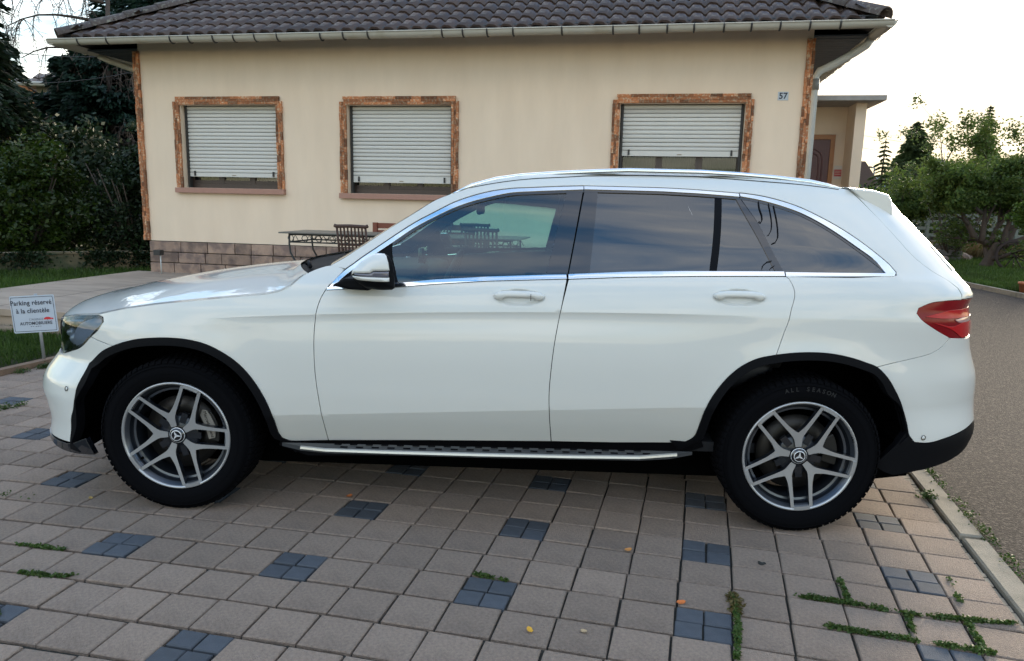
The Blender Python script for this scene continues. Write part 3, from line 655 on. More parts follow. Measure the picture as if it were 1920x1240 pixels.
MB().lathe([(.0, 0), (.07, 0), (.09, .08), (.085, .17), (.095, .18), (.075, .18), (.07, .05), (0, .05)], 20).build('pot_body', M_black, pb, M=Matrix.Rotation(PI/2, 4, 'X')); pb.name = 'plant_pot'
# ================================================================== PARKING SIGN
sgn = empty('parking_sign', 'white parking sign with dark lettering on a leaning metal post in the grass', 'sign', (-4.023, 1.916, .0))
M_post = mat('galvanised_post', (.36, .38, .38), .35, metal=.6, noise=.1, nscale=9)
M_plate = mat('sign_face', (.46, .51, .57), .35)
TI = Matrix.Translation((-.0, 0, 0)) @ Matrix.Rotation(math.radians(-4.0), 4, 'Y')
TI = Matrix.Rotation(math.radians(-2.5), 4, 'Y')
MB().tube([(.0, .014, -.1), (.0, .014, .61)], .013, 12).build('post', M_post, sgn, M=TI)
PW, PH = .415, .318
def rrect(w, h, r, n=6):
    p = []
    for cx_, cz_, a0 in ((w/2-r, h/2-r, 0), (-w/2+r, h/2-r, 90), (-w/2+r, -h/2+r, 180), (w/2-r, -h/2+r, 270)):
        for k in range(n+1):
            a = math.radians(a0+90*k/n); p.append((cx_+r*math.cos(a), cz_+r*math.sin(a)))
    return p
PM = Matrix.Translation((-.048, 0, .433)) @ Matrix.Rotation(math.radians(4.5), 4, 'Y') @ Matrix(((1, 0, .20, 0), (0, 1, 0, 0), (-.12, 0, 1, 0), (0, 0, 0, 1)))
PM = Matrix.Translation((-.044, 0, .437)) @ Matrix.Rotation(math.radians(-3.5), 4, 'Y') @ Matrix.Rotation(math.radians(9), 4, 'Z') @ Matrix.Diagonal((.86, 1, 1, 1))
pb_ = MB().prism(rrect(PW, PH, .014), -.004, .002); plate = pb_.build('sign_plate', M_plate, sgn, M=PM)
bd = MB(); o_, i_ = rrect(PW-.022, PH-.022, .010), rrect(PW-.030, PH-.030, .008); k_ = len(o_)
bd.add([(p[0], -.0045, p[1]) for p in o_]+[(p[0], -.0045, p[1]) for p in i_]+[(p[0], -.0052, p[1]) for p in o_]+[(p[0], -.0052, p[1]) for p in i_], [(2*k_+i, 2*k_+(i+1) % k_, 3*k_+(i+1) % k_, 3*k_+i) for i in range(k_)])
bd.build('border_line', M_ink, plate)
RX = Matrix.Rotation(PI/2, 4, 'X')
text('lettering', 'Parking r\u00e9serv\u00e9', .0575, Matrix.Translation((-.012, -.0056, .097)) @ RX, M_ink, plate, .0006, 1.06, .0006)
text('lettering', '\u00e0 la client\u00e8le', .0575, Matrix.Translation((-.006, -.0056, .028)) @ RX, M_ink, plate, .0006, 1.06, .0006)
text('lettering', "L'AGENCE", .028, Matrix.Translation((.015, -.0056, -.046)) @ RX, mat('grey_ink', (.25, .27, .3), .6), plate, .0006, 1.05)
text('lettering', 'AUTOMOBILIERE', .0375, Matrix.Translation((.010, -.0056, -.080)) @ RX, M_ink, plate, .0006, 1.08, .0004)
text('accent', '`', .04, Matrix.Translation((.118, -.0056, -.067)) @ RX, M_ink, plate, .0006)
car_pts = [(.085, -.05), (.092, -.038), (.112, -.030), (.135, -.030), (.152, -.038), (.172, -.040), (.178, -.050), (.160, -.052), (.155, -.046), (.150, -.052), (.112, -.052), (.107, -.046), (.102, -.052)]
MB().prism(car_pts, -.0058, -.0046).build('car_logo', mat('logo_red', (.6, .02, .03), .5), plate)
for k, w in enumerate((.012, .008, .016, .014, .010)): MB().box((-.045+k*.022, -.0056, -.1085), (-.045+k*.022+w, -.0046, -.1045)).build('small_print', M_ink, plate)
# ================================================================== VEGETATION AND BACKGROUND
M_bark = mat('bark', (.06, .045, .035), .9, noise=.5, nscale=12, bump=.8, bscale=40)
M_twig = mat('grey_twigs', (.10, .075, .06), .9)
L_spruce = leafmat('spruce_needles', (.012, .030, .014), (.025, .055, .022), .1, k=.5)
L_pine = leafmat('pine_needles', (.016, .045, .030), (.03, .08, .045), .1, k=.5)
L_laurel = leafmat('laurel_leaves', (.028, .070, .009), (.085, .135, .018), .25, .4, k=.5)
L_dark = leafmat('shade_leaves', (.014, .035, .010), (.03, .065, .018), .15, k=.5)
L_apple = leafmat('apple_leaves', (.085, .15, .03), (.15, .21, .045), .5)
L_far = leafmat('far_leaves', (.08, .13, .045), (.13, .175, .06), .5)
L_blue = leafmat('silver_conifer', (.07, .10, .085), (.11, .15, .12), .2)
L_lime = leafmat('bright_leaves', (.07, .14, .02), (.12, .20, .03), .5)
L_yg = leafmat('light_conifer', (.05, .09, .01), (.09, .13, .02), .3)
def clump_cloud(cent, rad, n_clump, n_leaf, cl_r, hollow=.55):
    """leaf centres in clumps spread through an ellipsoid, denser towards its skin"""
    d = RNG.normal(size=(n_clump, 3)); d /= np.linalg.norm(d, axis=1)[:, None]
    r = (hollow+(1-hollow)*RNG.random(n_clump)**.6)[:, None]*RNG.uniform(.82, 1.12, n_clump)[:, None]
    cc = np.array(cent)+d*r*np.array(rad)
    idx = RNG.integers(0, n_clump, n_leaf); sz = RNG.uniform(.6, 1.4, n_clump)[idx][:, None]*cl_r
    return cc[idx]+RNG.normal(size=(n_leaf, 3))*sz*np.array([.6, .6, .45])
def crown(parent, blobs, m, leaf, aspect=.5, name='crown'):
    P = np.concatenate([clump_cloud(*b) for b in blobs]); A, B = leafset(P, leaf, aspect, .25); return quads(name, P, A, B, m, parent)
def branch(mb, p, d, L_, r, depth, ends, spread=.6, up=.15, seg=5):
    p = Vector(p); d = Vector(d).normalized(); pts = [p.copy()]; rad = [r]
    for i in range(seg):
        d = (d+Vector((random.gauss(0, .14), random.gauss(0, .14), random.gauss(0, .10)+up*.2))).normalized(); p = p+d*L_/seg; pts.append(p.copy()); rad.append(r*(1-.62*(i+1)/seg))
    mb.tube(pts, rad, 7 if r > .03 else 4); ends.append(p.copy())
    if depth > 0:
        for k in range(random.choice((2, 3, 3))):
            i = random.randint(2, seg); nd_ = (d+Vector((random.gauss(0, spread), random.gauss(0, spread), random.gauss(.1, spread*.6)))).normalized()
            branch(mb, pts[i], nd_, L_*random.uniform(.6, .8), rad[i]*.7, depth-1, ends, spread, up)
def loose(blobs, k=9):
    out = []
    for c, r, nc, nl, cr, ho in blobs:
        for _ in range(k):
            d = Vector((random.gauss(0, 1), random.gauss(0, 1), random.gauss(0, 1))).normalized()*random.uniform(.35, .95); f = random.uniform(.26, .5)
            out.append(((c[0]+d.x*r[0], c[1]+d.y*r[1], c[2]+d.z*r[2]), (r[0]*f, r[1]*f, r[2]*f*1.1), max(8, nc//k), int(nl/k*random.uniform(.6, 1.3)), cr*.85, .2))
    return out
def tree(name, label, loc, limbs, blobs, m, leaf, cat='tree', group=None, extra=None, depth=2, aspect=.5):
    t = empty(name, label, cat, loc, 0, group); mb = MB(); ends = []; blobs = loose(blobs)
    for (p, d, L_, r) in limbs: branch(mb, p, d, L_, r, depth, ends)
    mb.build('trunk', M_bark, t)
    if extra: # sprays of leaves round the branch ends
        cl, n_ = extra; E_ = np.array([tuple(e) for e in ends]); idx = RNG.integers(0, len(E_), n_); P = E_[idx]+RNG.normal(size=(n_, 3))*cl
        blobsP = np.concatenate([clump_cloud(*b) for b in blobs]+[P]) if blobs else P; A, B = leafset(blobsP, leaf, aspect, .25); quads('crown', blobsP, A, B, m, t)
    else: crown(t, blobs, m, leaf, aspect)
    return t
def conifer(name, label, loc, H, R, m, whorls=26, per=9, droop=.35, leaf=.16, n_per=60, base=.08, group=None, power=1.0, sparse=0):
    t = empty(name, label, 'tree', loc, random.random()*6, group); mb = MB(); mb.tube([(0, 0, 0), (.01*H, 0, H*.5), (0, 0, H)], [H*.022, H*.014, .01], 8); P = []; AX = []
    for w in range(whorls):
        f = base+(1-base)*w/whorls; z = H*f; rr = R*((1-f)**power)*random.uniform(.8, 1.15)+.04
        for k in range(per):
            if random.random() < sparse: continue
            a = random.random()*2*PI; l = rr*random.uniform(.7, 1.12); up = .25-f*.1; pts = []
            for i in range(5):
                q = i/4; pts.append((l*q*math.cos(a), l*q*math.sin(a), z+l*q*up-droop*l*q*q*1.5))
            mb.tube(pts, [max(.006, .02*l), .006*max(1, l*.8), .006, .005, .004], 4, False)
            for _ in range(max(4, int(n_per*l/max(R, .1)))):
                q = RNG.random()**.7; i = min(int(q*4), 3); u_ = q*4-i; pa = np.array(pts[i])*(1-u_)+np.array(pts[i+1])*u_
                sd = np.array([-math.sin(a), math.cos(a), 0])*RNG.normal()*.16*l*(1.15-q); P.append(pa+sd+np.array([0, 0, -abs(RNG.normal())*.10*l*.6]))
                AX.append(np.array([math.cos(a), math.sin(a), -.4])+sd)
    mb.build('trunk', M_bark, t); P = np.array(P); AX = np.array(AX); AX /= np.linalg.norm(AX, axis=1)[:, None]
    A, B = leafset(P, leaf, .28, .0, .4, AX); quads('crown', P, A, B, m, t); return t
# ---- left: shrubs behind the low wall, dark conifers, bare weeping branches
def bush(name, label, loc, blobs, m, leaf, group=None, aspect=.5, cat='shrub'):
    t = empty(name, label, cat, loc, 0, group); mb = MB()
    for k in range(9):
        a = random.random()*6.28; mb.tube([(0, 0, 0), (.3*math.cos(a), .3*math.sin(a), .5), (.8*math.cos(a), .8*math.sin(a), 1.3+random.random()*.5)], [.03, .022, .008], 5)
    mb.build('stems', M_bark, t); crown(t, blobs, m, leaf, aspect, 'foliage'); return t
bush('laurel_shrub', 'large glossy green laurel shrub swelling over the low wall at the left', (-8.9, 8.6, .2), [((0, 0, .95), (1.35, .9, .95), 300, 15000, .16), ((.25, .1, 1.65), (.62, .5, .55), 100, 4200, .13), ((-.9, -.1, .9), (.8, .7, .8), 120, 5000, .15)], L_laurel, .085)
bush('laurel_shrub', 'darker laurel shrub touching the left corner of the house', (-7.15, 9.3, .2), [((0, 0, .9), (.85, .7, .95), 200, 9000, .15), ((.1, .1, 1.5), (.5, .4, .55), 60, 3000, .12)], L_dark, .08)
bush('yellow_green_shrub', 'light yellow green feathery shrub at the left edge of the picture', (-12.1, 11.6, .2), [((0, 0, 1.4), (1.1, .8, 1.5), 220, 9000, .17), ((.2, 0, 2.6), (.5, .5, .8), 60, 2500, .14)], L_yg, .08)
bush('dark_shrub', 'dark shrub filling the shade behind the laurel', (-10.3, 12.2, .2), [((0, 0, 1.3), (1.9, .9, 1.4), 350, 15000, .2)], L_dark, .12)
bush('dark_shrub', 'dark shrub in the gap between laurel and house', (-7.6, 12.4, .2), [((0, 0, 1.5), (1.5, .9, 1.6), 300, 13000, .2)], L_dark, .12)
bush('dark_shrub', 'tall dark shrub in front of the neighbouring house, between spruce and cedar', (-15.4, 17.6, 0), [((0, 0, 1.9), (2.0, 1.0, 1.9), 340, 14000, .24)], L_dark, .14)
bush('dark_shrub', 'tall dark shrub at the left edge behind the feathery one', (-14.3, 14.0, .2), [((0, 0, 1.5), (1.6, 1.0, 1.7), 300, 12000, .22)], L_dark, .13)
conifer('spruce_tree', 'tall dark spruce cut off by the left edge of the picture', (-12.15, 11.6, 0), 9.0, 2.15, L_spruce, 46, 13, .32, .18, 300, .14, power=.85)
conifer('cedar_tree', 'broad blue green cedar behind the left end of the house', (-11.6, 16.6, 0), 6.3, 2.9, L_pine, 42, 13, .15, .22, 480, .10, power=.55)
conifer('cedar_tree', 'cedar rising over the hip of the roof, upper left', (-10.6, 19.8, 0), 12.0, 3.9, L_pine, 36, 11, .12, .24, 330, .42, power=.5)
# weeping branches of a half bare tree
wt = empty('weeping_tree', 'half bare weeping tree with thin hanging twigs against the sky, upper left', 'tree', (-11.2, 15.4, 0)); tb = MB(); tw = MB()
tb.tube([(0, 0, 0), (.1, .1, 2.0), (.0, .2, 4.2), (.15, .2, 6.6)], [.10, .09, .07, .05], 8)
def hang(p, L_):
    p = Vector(p); pts = [p.copy()]; d = Vector((random.gauss(0, .5), random.gauss(0, .3), -.5)).normalized()
    for i in range(7): d = (d+Vector((random.gauss(0, .12), random.gauss(0, .1), -.28))).normalized(); p = p+d*L_/7; pts.append(p.copy())
    tw.tube(pts, [.012, .011, .010, .009, .008, .007, .006, .005], 3, False)
    for i in range(2, 7):
        for q in range(2):
            e = pts[i]+Vector((random.gauss(0, .10), random.gauss(0, .08), -random.random()*.16)); tw.tube([pts[i], e], .0055, 3, False)
for (z, dx, L_, n_) in ((6.5, -1.0, 2.6, 26), (6.0, -.9, 2.3, 18), (5.2, -1.1, 2.0, 8), (5.0, 1.1, 1.2, 10), (3.6, -1.0, 2.2, 40), (2.9, 1.0, 1.6, 22), (3.5, .6, 1.2, 18), (2.5, -.8, 1.3, 20)):
    d = Vector((dx, -.35, .12)).normalized(); pts = [Vector((.05, .15, z-.25))]; 
    for i in range(6): d = (d+Vector((random.gauss(0, .12), random.gauss(0, .1), .05-.07*i))).normalized(); pts.append(pts[-1]+d*L_/6)
    tb.tube(pts, [.05, .042, .035, .028, .022, .016, .01], 6)
    for _ in range(n_): hang(pts[random.randint(1, 6)]+Vector((random.gauss(0, .05), 0, 0)), random.uniform(.5, 1.25))
tb.build('trunk', M_bark, wt); tw.build('twigs', M_twig, wt)
# low mossy wall behind the back lawn, ivy on it
gw = empty('low_garden_wall', 'low mossy concrete wall at the foot of the shrubs on the left', 'wall', (0, 0, 0))
M_moss = mat('mossy_concrete', (.20, .15, .09), .9, noise=.5, nscale=6, bump=.5, col2=(.055, .06, .03), mixscale=2.2, mixlo=.42, mixhi=.6)
A_, B_ = Vector((-10.2, 6.2, 0)), Vector((-6.05, 8.6, 0)); d_ = (B_-A_).normalized(); n_ = Vector((-d_.y, d_.x, 0)); W_ = (B_-A_).length
k = 0; t_ = 0
while t_ < W_:
    l_ = min(random.uniform(.75, .95), W_-t_); p = A_+d_*t_; q = A_+d_*(t_+l_-.012)
    MB().slab([p, q, q+n_*.16, p+n_*.16], .1, .44+random.random()*.01).build('wall_panel', M_moss, gw); t_ += l_
MB().slab([A_-n_*.02, B_-n_*.02, B_+n_*.18, A_+n_*.18], .452, .485).build('coping', M_moss, gw)
iv = []
for _ in range(3400):
    t_ = random.choice((.2, .35, .38, .9, 2.3, 2.5, 3.3, 3.5, 4.2, 1.9, 3.9))+random.gauss(0, .14); p = A_+d_*max(0, min(W_, t_*1.05))-n_*random.uniform(.0, .07); iv.append((p.x, p.y, .50-abs(random.gauss(0, .16))))
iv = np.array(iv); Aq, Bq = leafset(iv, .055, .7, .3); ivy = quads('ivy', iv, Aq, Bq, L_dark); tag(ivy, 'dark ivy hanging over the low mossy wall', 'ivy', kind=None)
# neighbour's roof and gable far left
nb = empty('neighbour_house', 'neighbouring house with a small dark tiled hip roof, far left between the trees', 'house', (-14.9, 20.6, 1.28), .15)
nbw = MB().box((-1.5, 0, 0), (4.6, 5, 3.55)).build('wall', mat('neighbour_render', (.36, .33, .27), .9), nb)
rb = MB(); rb.add([(-2.0, -.5, 3.55), (5.1, -.5, 3.55), (5.1, 5.5, 3.55), (-2.0, 5.5, 3.55), (1.2, 2.5, 5.2), (2.2, 2.5, 5.2)], [(0, 1, 5, 4), (1, 2, 5), (2, 3, 4, 5), (3, 0, 4), (3, 2, 1, 0)])
nroof = rb.build('roof', M_tile, nb)
me_nt = bpy.data.meshes.new('tile'); vs = []
for yy, zz_ in ((0, .03), (.42, .02)):
    for i in range(5): vs.append((i/4*.24, yy, zz_+.02*math.sin(2*PI*i/4)))
vs += [(v[0], 0, v[2]-.035) for v in vs[:5]]
me_nt.from_pydata(vs, [], [(i, i+1, 6+i, 5+i) for i in range(4)]+[(10+i, 11+i, i+1, i) for i in range(4)]); me_nt.materials.append(M_tile)
sl_ = math.atan2(1.65, 3.0); trs = []
for r in range(8):
    for c in range(29):
        f = r/8; x = -2.0+c*.24; lo = -2.0+3.2*f; hi = 5.1-2.9*f
        if x < lo or x > hi-.2: continue
        o = link('roof_tile', me_nt, None, nroof); o.location = (x, -.5+3.0*f, 3.56+1.65*f); o.rotation_euler = (sl_-.03, 0, 0)
MB().tube([(-2.1, -.58, 3.54), (5.2, -.58, 3.54)], .07, 8).build('gutter', M_zinc, nb)
ng = empty('gable_house', 'terracotta coloured gable showing between spruce and neighbouring roof', 'house', (-27.0, 33.0, -.1), .5)
MB().prism([(-3.5, 0), (3.5, 0), (3.5, 5.2), (.2, 7.4), (-3.5, 5.2)], 0, 6).build('wall', mat('terracotta_render', (.42, .19, .09), .9), ng)
MB().prism([(.2, 7.62), (3.9, 5.15), (3.9, 5.0), (.2, 7.45), (-3.9, 5.0), (-3.9, 5.15)], -.3, 6.3).build('roof', M_tile, ng)
# overhead cable, upper left
for p, q, lb in (((-15.5, 16.0, 5.3), (-7.2, 13.0, 4.75), 'upper overhead cable crossing the sky at the far left'), ((-15.5, 16.0, 4.35), (-7.4, 13.0, 4.55), 'lower sagging overhead cable at the far left')):
    P_ = [Vector(p).lerp(Vector(q), k/14)-Vector((0, 0, .3*math.sin(PI*k/14))) for k in range(15)]; c = MB().tube(P_, .009, 5).build('overhead_cable', M_black); tag(c, lb, 'cable')
for dz_, lb in ((0, 'higher overhead cable above the orchard at the right'), (-.9, 'lower overhead cable above the orchard at the right')):
    P_ = [Vector((21, 53, 7.1+dz_)).lerp(Vector((52, 58, 4.9+dz_)), k/14)-Vector((0, 0, .5*math.sin(PI*k/14))) for k in range(15)]; c = MB().tube(P_, .012, 5).build('overhead_cable', M_black); tag(c, lb, 'cable')
# ---- right: orchard
def at(px, py, D):  # a point of the place seen at this picture position, D metres deep (used to lay out the trees)
    return Vector((.2413, -4.1583, 1.4805))+(_f+_r*((px-960)/1387)-_u*((py-620)/1387))*D
def base(px, D): p = at(px, 400, D); return (p.x, p.y, 0)
tA = tree('apple_tree', 'old apple tree with a leaning forked trunk, a wagon wheel resting on it', (11.35, 14.9, 0),
     [((0, 0, 0), (.55, 0, 1.0), .75, .17), ((.35, 0, .55), (-1.2, 0, .35), .75, .11), ((-.25, .05, .75), (-.25, 0, 1), .95, .09), ((-.12, 0, .7), (.15, .1, 1), .95, .085), ((.35, 0, .6), (.35, .1, 1), 1.0, .09), ((.4, 0, .6), (1.5, -.1, .55), 1.0, .10), ((.1, 0, .65), (.3, .3, 1), 1.0, .07), ((-.2, 0, 1.4), (-.8, 0, .6), .9, .06), ((.6, 0, 1.4), (.7, .2, 1), 1.0, .05), ((.9, .1, 1.6), (.2, 0, 1), 1.1, .045), ((1.0, .1, 1.2), (1, 0, .8), 1.0, .045)],
     [((-.55, .3, 1.95), (1.15, 1.1, .62), 260, 10000, .17, .3), ((.8, .3, 2.0), (1.1, 1.0, .6), 260, 9500, .17, .3), ((.1, .2, 2.4), (.9, .8, .42), 100, 3600, .15, .3), ((-1.0, .3, 2.45), (.5, .5, .3), 40, 1300, .14, .3)], L_apple, .095, extra=(.12, 6000))
tB = tree('apple_tree', 'rounded apple tree with a thin trunk just right of the rear of the car', (10.9, 18.6, 0), [((0, 0, 0), (-.1, 0, 1), .8, .10), ((0, 0, .6), (-.8, 0, .9), .9, .06), ((0, 0, .6), (.7, 0, 1), .9, .06), ((0, 0, .7), (0, .3, 1), 1.2, .05)],
     [((-.5, 0, 1.62), (1.25, 1.1, .62), 300, 11000, .15, .3), ((.6, 0, 1.65), (1.0, 1.0, .55), 220, 7500, .15, .3)], L_apple, .10, extra=(.12, 3000))
tC = tree('apple_tree', 'bright green fruit tree cut off by the right edge of the picture', (11.2, 11.9, 0), [((0, 0, 0), (.1, 0, 1), 1.0, .09), ((0, 0, .8), (-.8, 0, .8), .9, .05), ((0, 0, .8), (.7, 0, 1), .9, .05)],
     [((.0, 0, 1.72), (.95, .9, .55), 240, 8500, .14, .3), ((-.6, 0, 1.35), (.5, .5, .38), 70, 2300, .11, .3), ((.3, 0, 2.15), (.6, .6, .3), 70, 2200, .12, .3)], L_lime, .075)
tE = tree('fruit_tree', 'tall airy fruit tree, its long shoots against the sky at the right edge', (14.6, 19.5, 0), [((0, 0, 0), (0, 0, 1), 1.6, .14), ((0, 0, 1.3), (-.5, 0, 1), 1.9, .06), ((0, 0, 1.3), (.2, 0, 1), 2.0, .07), ((0, 0, 1.5), (.7, 0, .8), 1.9, .06), ((0, 0, 1.2), (-1, 0, .6), 1.5, .05)],
     [((0, 0, 2.3), (1.8, 1.3, .9), 260, 9000, .2, .3)], L_apple, .10, extra=(.16, 13000), depth=2)
tG = tree('fruit_tree', 'fruit tree between the two conifers, a bare shoot sticking out to its left', (14.6, 24.0, 0), [((0, 0, 0), (0, 0, 1), 1.6, .12), ((0, 0, 1.3), (-.5, 0, 1), 1.6, .06), ((0, 0, 1.5), (.1, 0, 1), 2.2, .05), ((0, 0, 1.6), (-1.2, 0, .5), 1.1, .04)],
     [((0, 0, 2.2), (1.5, 1.2, .65), 160, 5500, .2, .3)], L_far, .11, extra=(.12, 3200), depth=2)
bush('olive_bush', 'small upright bush between the two apple tree trunks', (11.85, 17.4, 0), [((0, 0, .75), (.42, .4, .7), 70, 2600, .12, .2)], L_far, .07)
conifer('garden_conifer', 'slender conifer rising behind the orchard, right of the middle', base(1832, 30), 5.6, 1.15, L_far, 34, 10, .2, .17, 130, .3, power=.9, group=None)
conifer('garden_conifer', 'broad dark conical thuja against the bright sky', base(1702, 42), 6.3, 2.3, L_far, 40, 16, .2, .26, 300, .05, power=.75)
conifer('garden_conifer', 'small ragged conifer nearest to the house porch', base(1647, 34), 4.6, 1.15, L_far, 20, 8, .3, .17, 120, .2, power=.8, sparse=.2)
tree('round_tree', 'rounded grey green tree beside the thuja', base(1738, 46), [((0, 0, 0), (0, 0, 1), 3, .15)], [((0, 0, 3.4), (1.5, 1.3, 1.6), 160, 6000, .25, .4)], L_far, .16)
bush('silver_shrub', 'silvery grey shrub mass below the small conifer', base(1655, 32), [((0, 0, 1.3), (1.9, 1.0, .9), 200, 8000, .18)], L_blue, .11)
bush('silver_shrub', 'dull green shrub between the porch and the silvery one', base(1622, 27), [((0, 0, 1.4), (.9, .8, .9), 120, 4500, .17)], L_dark, .11)
bush('hedge_shrub', 'dark shrub under the distant roof', base(1760, 36), [((0, 0, 1.0), (2.2, 1.0, .75), 200, 8000, .2)], L_far, .13)
bush('hedge_shrub', 'dark shrub behind the leaning apple tree', base(1850, 36), [((0, 0, 1.4), (2.6, 1.0, 1.3), 260, 10000, .22)], L_dark, .13)
bush('hedge_shrub', 'shrub at the right edge behind the orchard', base(1930, 34), [((0, 0, 1.4), (2.2, 1.0, 1.5), 220, 8500, .22)], L_far, .13)
# dry grass strip, sleepers and stones at the far edge of the lawn
M_dry = leafmat('dry_grass', (.22, .15, .07), (.14, .11, .04), .3)
Cs = []
for _ in range(16000):
    px = random.uniform(1700, 2050); D = random.uniform(21.5, 25); p = at(px, 400, D); Cs.append((p.x, p.y, .0+random.random()*.02))
Cs = np.array(Cs); hh = RNG.uniform(.15, .5, len(Cs))[:, None]; A = np.concatenate([RNG.normal(size=(len(Cs), 2))*.3, np.ones((len(Cs), 1))], 1)*hh*.5; B = np.concatenate([RNG.normal(size=(len(Cs), 2)), np.zeros((len(Cs), 1))], 1)*.012
quads('dry_grass', Cs+A, A, B, M_dry, None, 'stuff')
M_sleep = mat('sleeper_wood', (.13, .125, .125), .85, noise=.4, nscale=8, stretch=(1, 6, 6))
sp = empty('timber_stack', 'low stack of grey timbers behind the thin apple trunk', 'timber', base(1745, 21.0), -.35)
for k, (x, y, z, l) in enumerate(((0, 0, .1, 1.75), (.03, .25, .1, 1.7), (-.02, 0, .27, 1.8), (.05, .25, .27, 1.6), (0, .1, .44, 1.7))): MB().cbox((x, y, z), (l, .22, .14)).build('timber', M_sleep, sp, bevel=.012)
for px, D, s_, lb in ((1776, 20.4, .20, 'grey stone at the right end of the timber stack'), (1812, 21.0, .26, 'pale stone in the dry grass between the two trunks'), (1822, 21.5, .18, 'smaller stone beside the pale one')):
    b = base(px, D); bm = bmesh.new(); bmesh.ops.create_icosphere(bm, subdivisions=2, radius=s_)
    for v in bm.verts: v.co *= random.uniform(.8, 1.15); v.co.z *= .7
    me = bpy.data.meshes.new('stone'); bm.to_mesh(me); bm.free(); o = link('garden_stone', me, M_plinth); o.location = (b[0], b[1], .08); tag(o, lb, 'stone', 'stones in the orchard')
# wooden rail fence behind
M_fence = mat('pale_fence_wood', (.15, .165, .14), .8, noise=.2, nscale=5)
fe = empty('rail_fence', 'pale horizontal rail fence behind the orchard trees', 'fence', (0, 0, 0))
for k in range(9):
    px0, px1 = 1700+k*42, 1742+k*42; a, b = at(px0, 400, 27), at(px1, 400, 27); a.z = b.z = 0; t = (b-a); ang = math.atan2(t.y, t.x); l = t.length
    MB().box((-.05, -.05, 0), (.05, .05, 1.35), Matrix.Translation(a) @ Matrix.Rotation(ang, 4, 'Z')).build('post', M_fence, fe)
    for r in range(5): MB().box((.052, -.02, .25+r*.24), (l-.052, .02, .36+r*.24), Matrix.Translation(a) @ Matrix.Rotation(ang, 4, 'Z')).build('rail', M_fence, fe)
# wagon wheel leaning on the trunk
M_wheelw = mat('wagon_wheel_wood', (.035, .025, .022), .85, noise=.3, nscale=12)
ww = empty('wagon_wheel', 'old dark wooden wagon wheel leaning against the apple trunk', 'wheel', (11.80, 14.45, .0), -.5)
TM = Matrix.Translation((0, 0, .40)) @ Matrix.Rotation(math.radians(-14), 4, 'X')
MB().lathe([(.34, -.025), (.40, -.025), (.40, .025), (.34, .025), (.34, -.025)], 36).build('rim', M_wheelw, ww, M=TM)
MB().lathe([(0, -.09), (.055, -.09), (.075, 0), (.055, .09), (0, .09)], 18).build('hub', M_wheelw, ww, M=TM)
for k in range(12): MB().tube([(.06*math.cos(k*PI/6), 0, .06*math.sin(k*PI/6)), (.345*math.cos(k*PI/6), 0, .345*math.sin(k*PI/6))], .014, 6).build('spoke', M_wheelw, ww, M=TM)
tc_ = empty('terracotta_pot', 'terracotta pot on the lawn at the right edge', 'pot', (*base(1946, 12.8)[:2], .03)); tc_.scale = (.7, .7, .7); MB().lathe([(0, 0), (.14, 0), (.19, .26), (.21, .26), (.21, .31), (.17, .31), (.13, .05), (0, .05)], 20).build('pot_body', mat('terracotta', (.35, .12, .05), .8), tc_, M=Matrix.Rotation(PI/2, 4, 'X'))
# far roofs, street lamp, hills
fh = empty('far_house', 'far house of which only the brownish roof shows above the trees', 'house', base(1780, 62), -.1)
MB().box((-2.6, 0, 0), (2.9, 5, 3.4)).build('wall', M_cream, fh); MB().add([(-3.0, -.4, 3.4), (3.3, -.4, 3.4), (3.3, 5.4, 3.4), (-3.0, 5.4, 3.4), (-2.2, 2.5, 4.6), (2.6, 2.5, 4.6)], [(0, 1, 5, 4), (1, 2, 5), (2, 3, 4, 5), (3, 0, 4), (3, 2, 1, 0)]).build('roof', mat('far_roof', (.20, .14, .13), .9, noise=.2, nscale=3), fh)
fh2 = empty('far_house', 'dark roofed outbuilding just right of the porch pier', 'house', base(1604, 40), .1)
MB().box((-2, 0, 0), (1.0, 3, 2.2)).build('wall', M_cream, fh2); MB().prism([(-2.3, 2.15), (1.5, 2.15), (.1, 3.9), (-2.3, 3.9)], -.3, 3.3).build('roof', mat('outbuilding_roof', (.09, .06, .05), .9), fh2)
sl = empty('street_lamp', 'thin street lamp standing between the porch and the small conifer', 'lamp', base(1631, 45)); MB().tube([(0, 0, 0), (0, 0, 3.75), (0, 0, 3.85), (-.35, 0, 3.9)], .05, 6).build('pole', mat('lamp_grey', (.3, .32, .33), .5), sl); MB().cbox((-.45, 0, 3.88), (.5, .16, .09)).build('lamp_head', M_black, sl)
hill = []; HP = [(1150, 365), (1350, 352), (1500, 346), (1590, 340), (1625, 336), (1650, 331), (1680, 322), (1705, 312), (1730, 300), (1748, 294), (1765, 299), (1790, 311), (1815, 320), (1850, 318), (1900, 316), (1990, 312), (2200, 318), (2500, 335)]
hv = []
for px, py in HP: p = at(px, py, 2200); q = at(px, py, 2200); hv.append((p, Vector((q.x, q.y, -40)), Vector((p.x*1.25, p.y*1.25, p.z*.6))))
me = bpy.data.meshes.new('hills'); n_ = len(hv); me.from_pydata([h[0] for h in hv]+[Vector((h[1].x*.8, h[1].y*.8, -40)) for h in hv]+[h[2] for h in hv], [], [(i, i+1, n_+i+1, n_+i) for i in range(n_-1)]+[(2*n_+i, 2*n_+i+1, i+1, i) for i in range(n_-1)])
link('hills', me, mat('far_hills', (.10, .13, .15), 1.0, noise=.2, nscale=.004), None, 'structure')
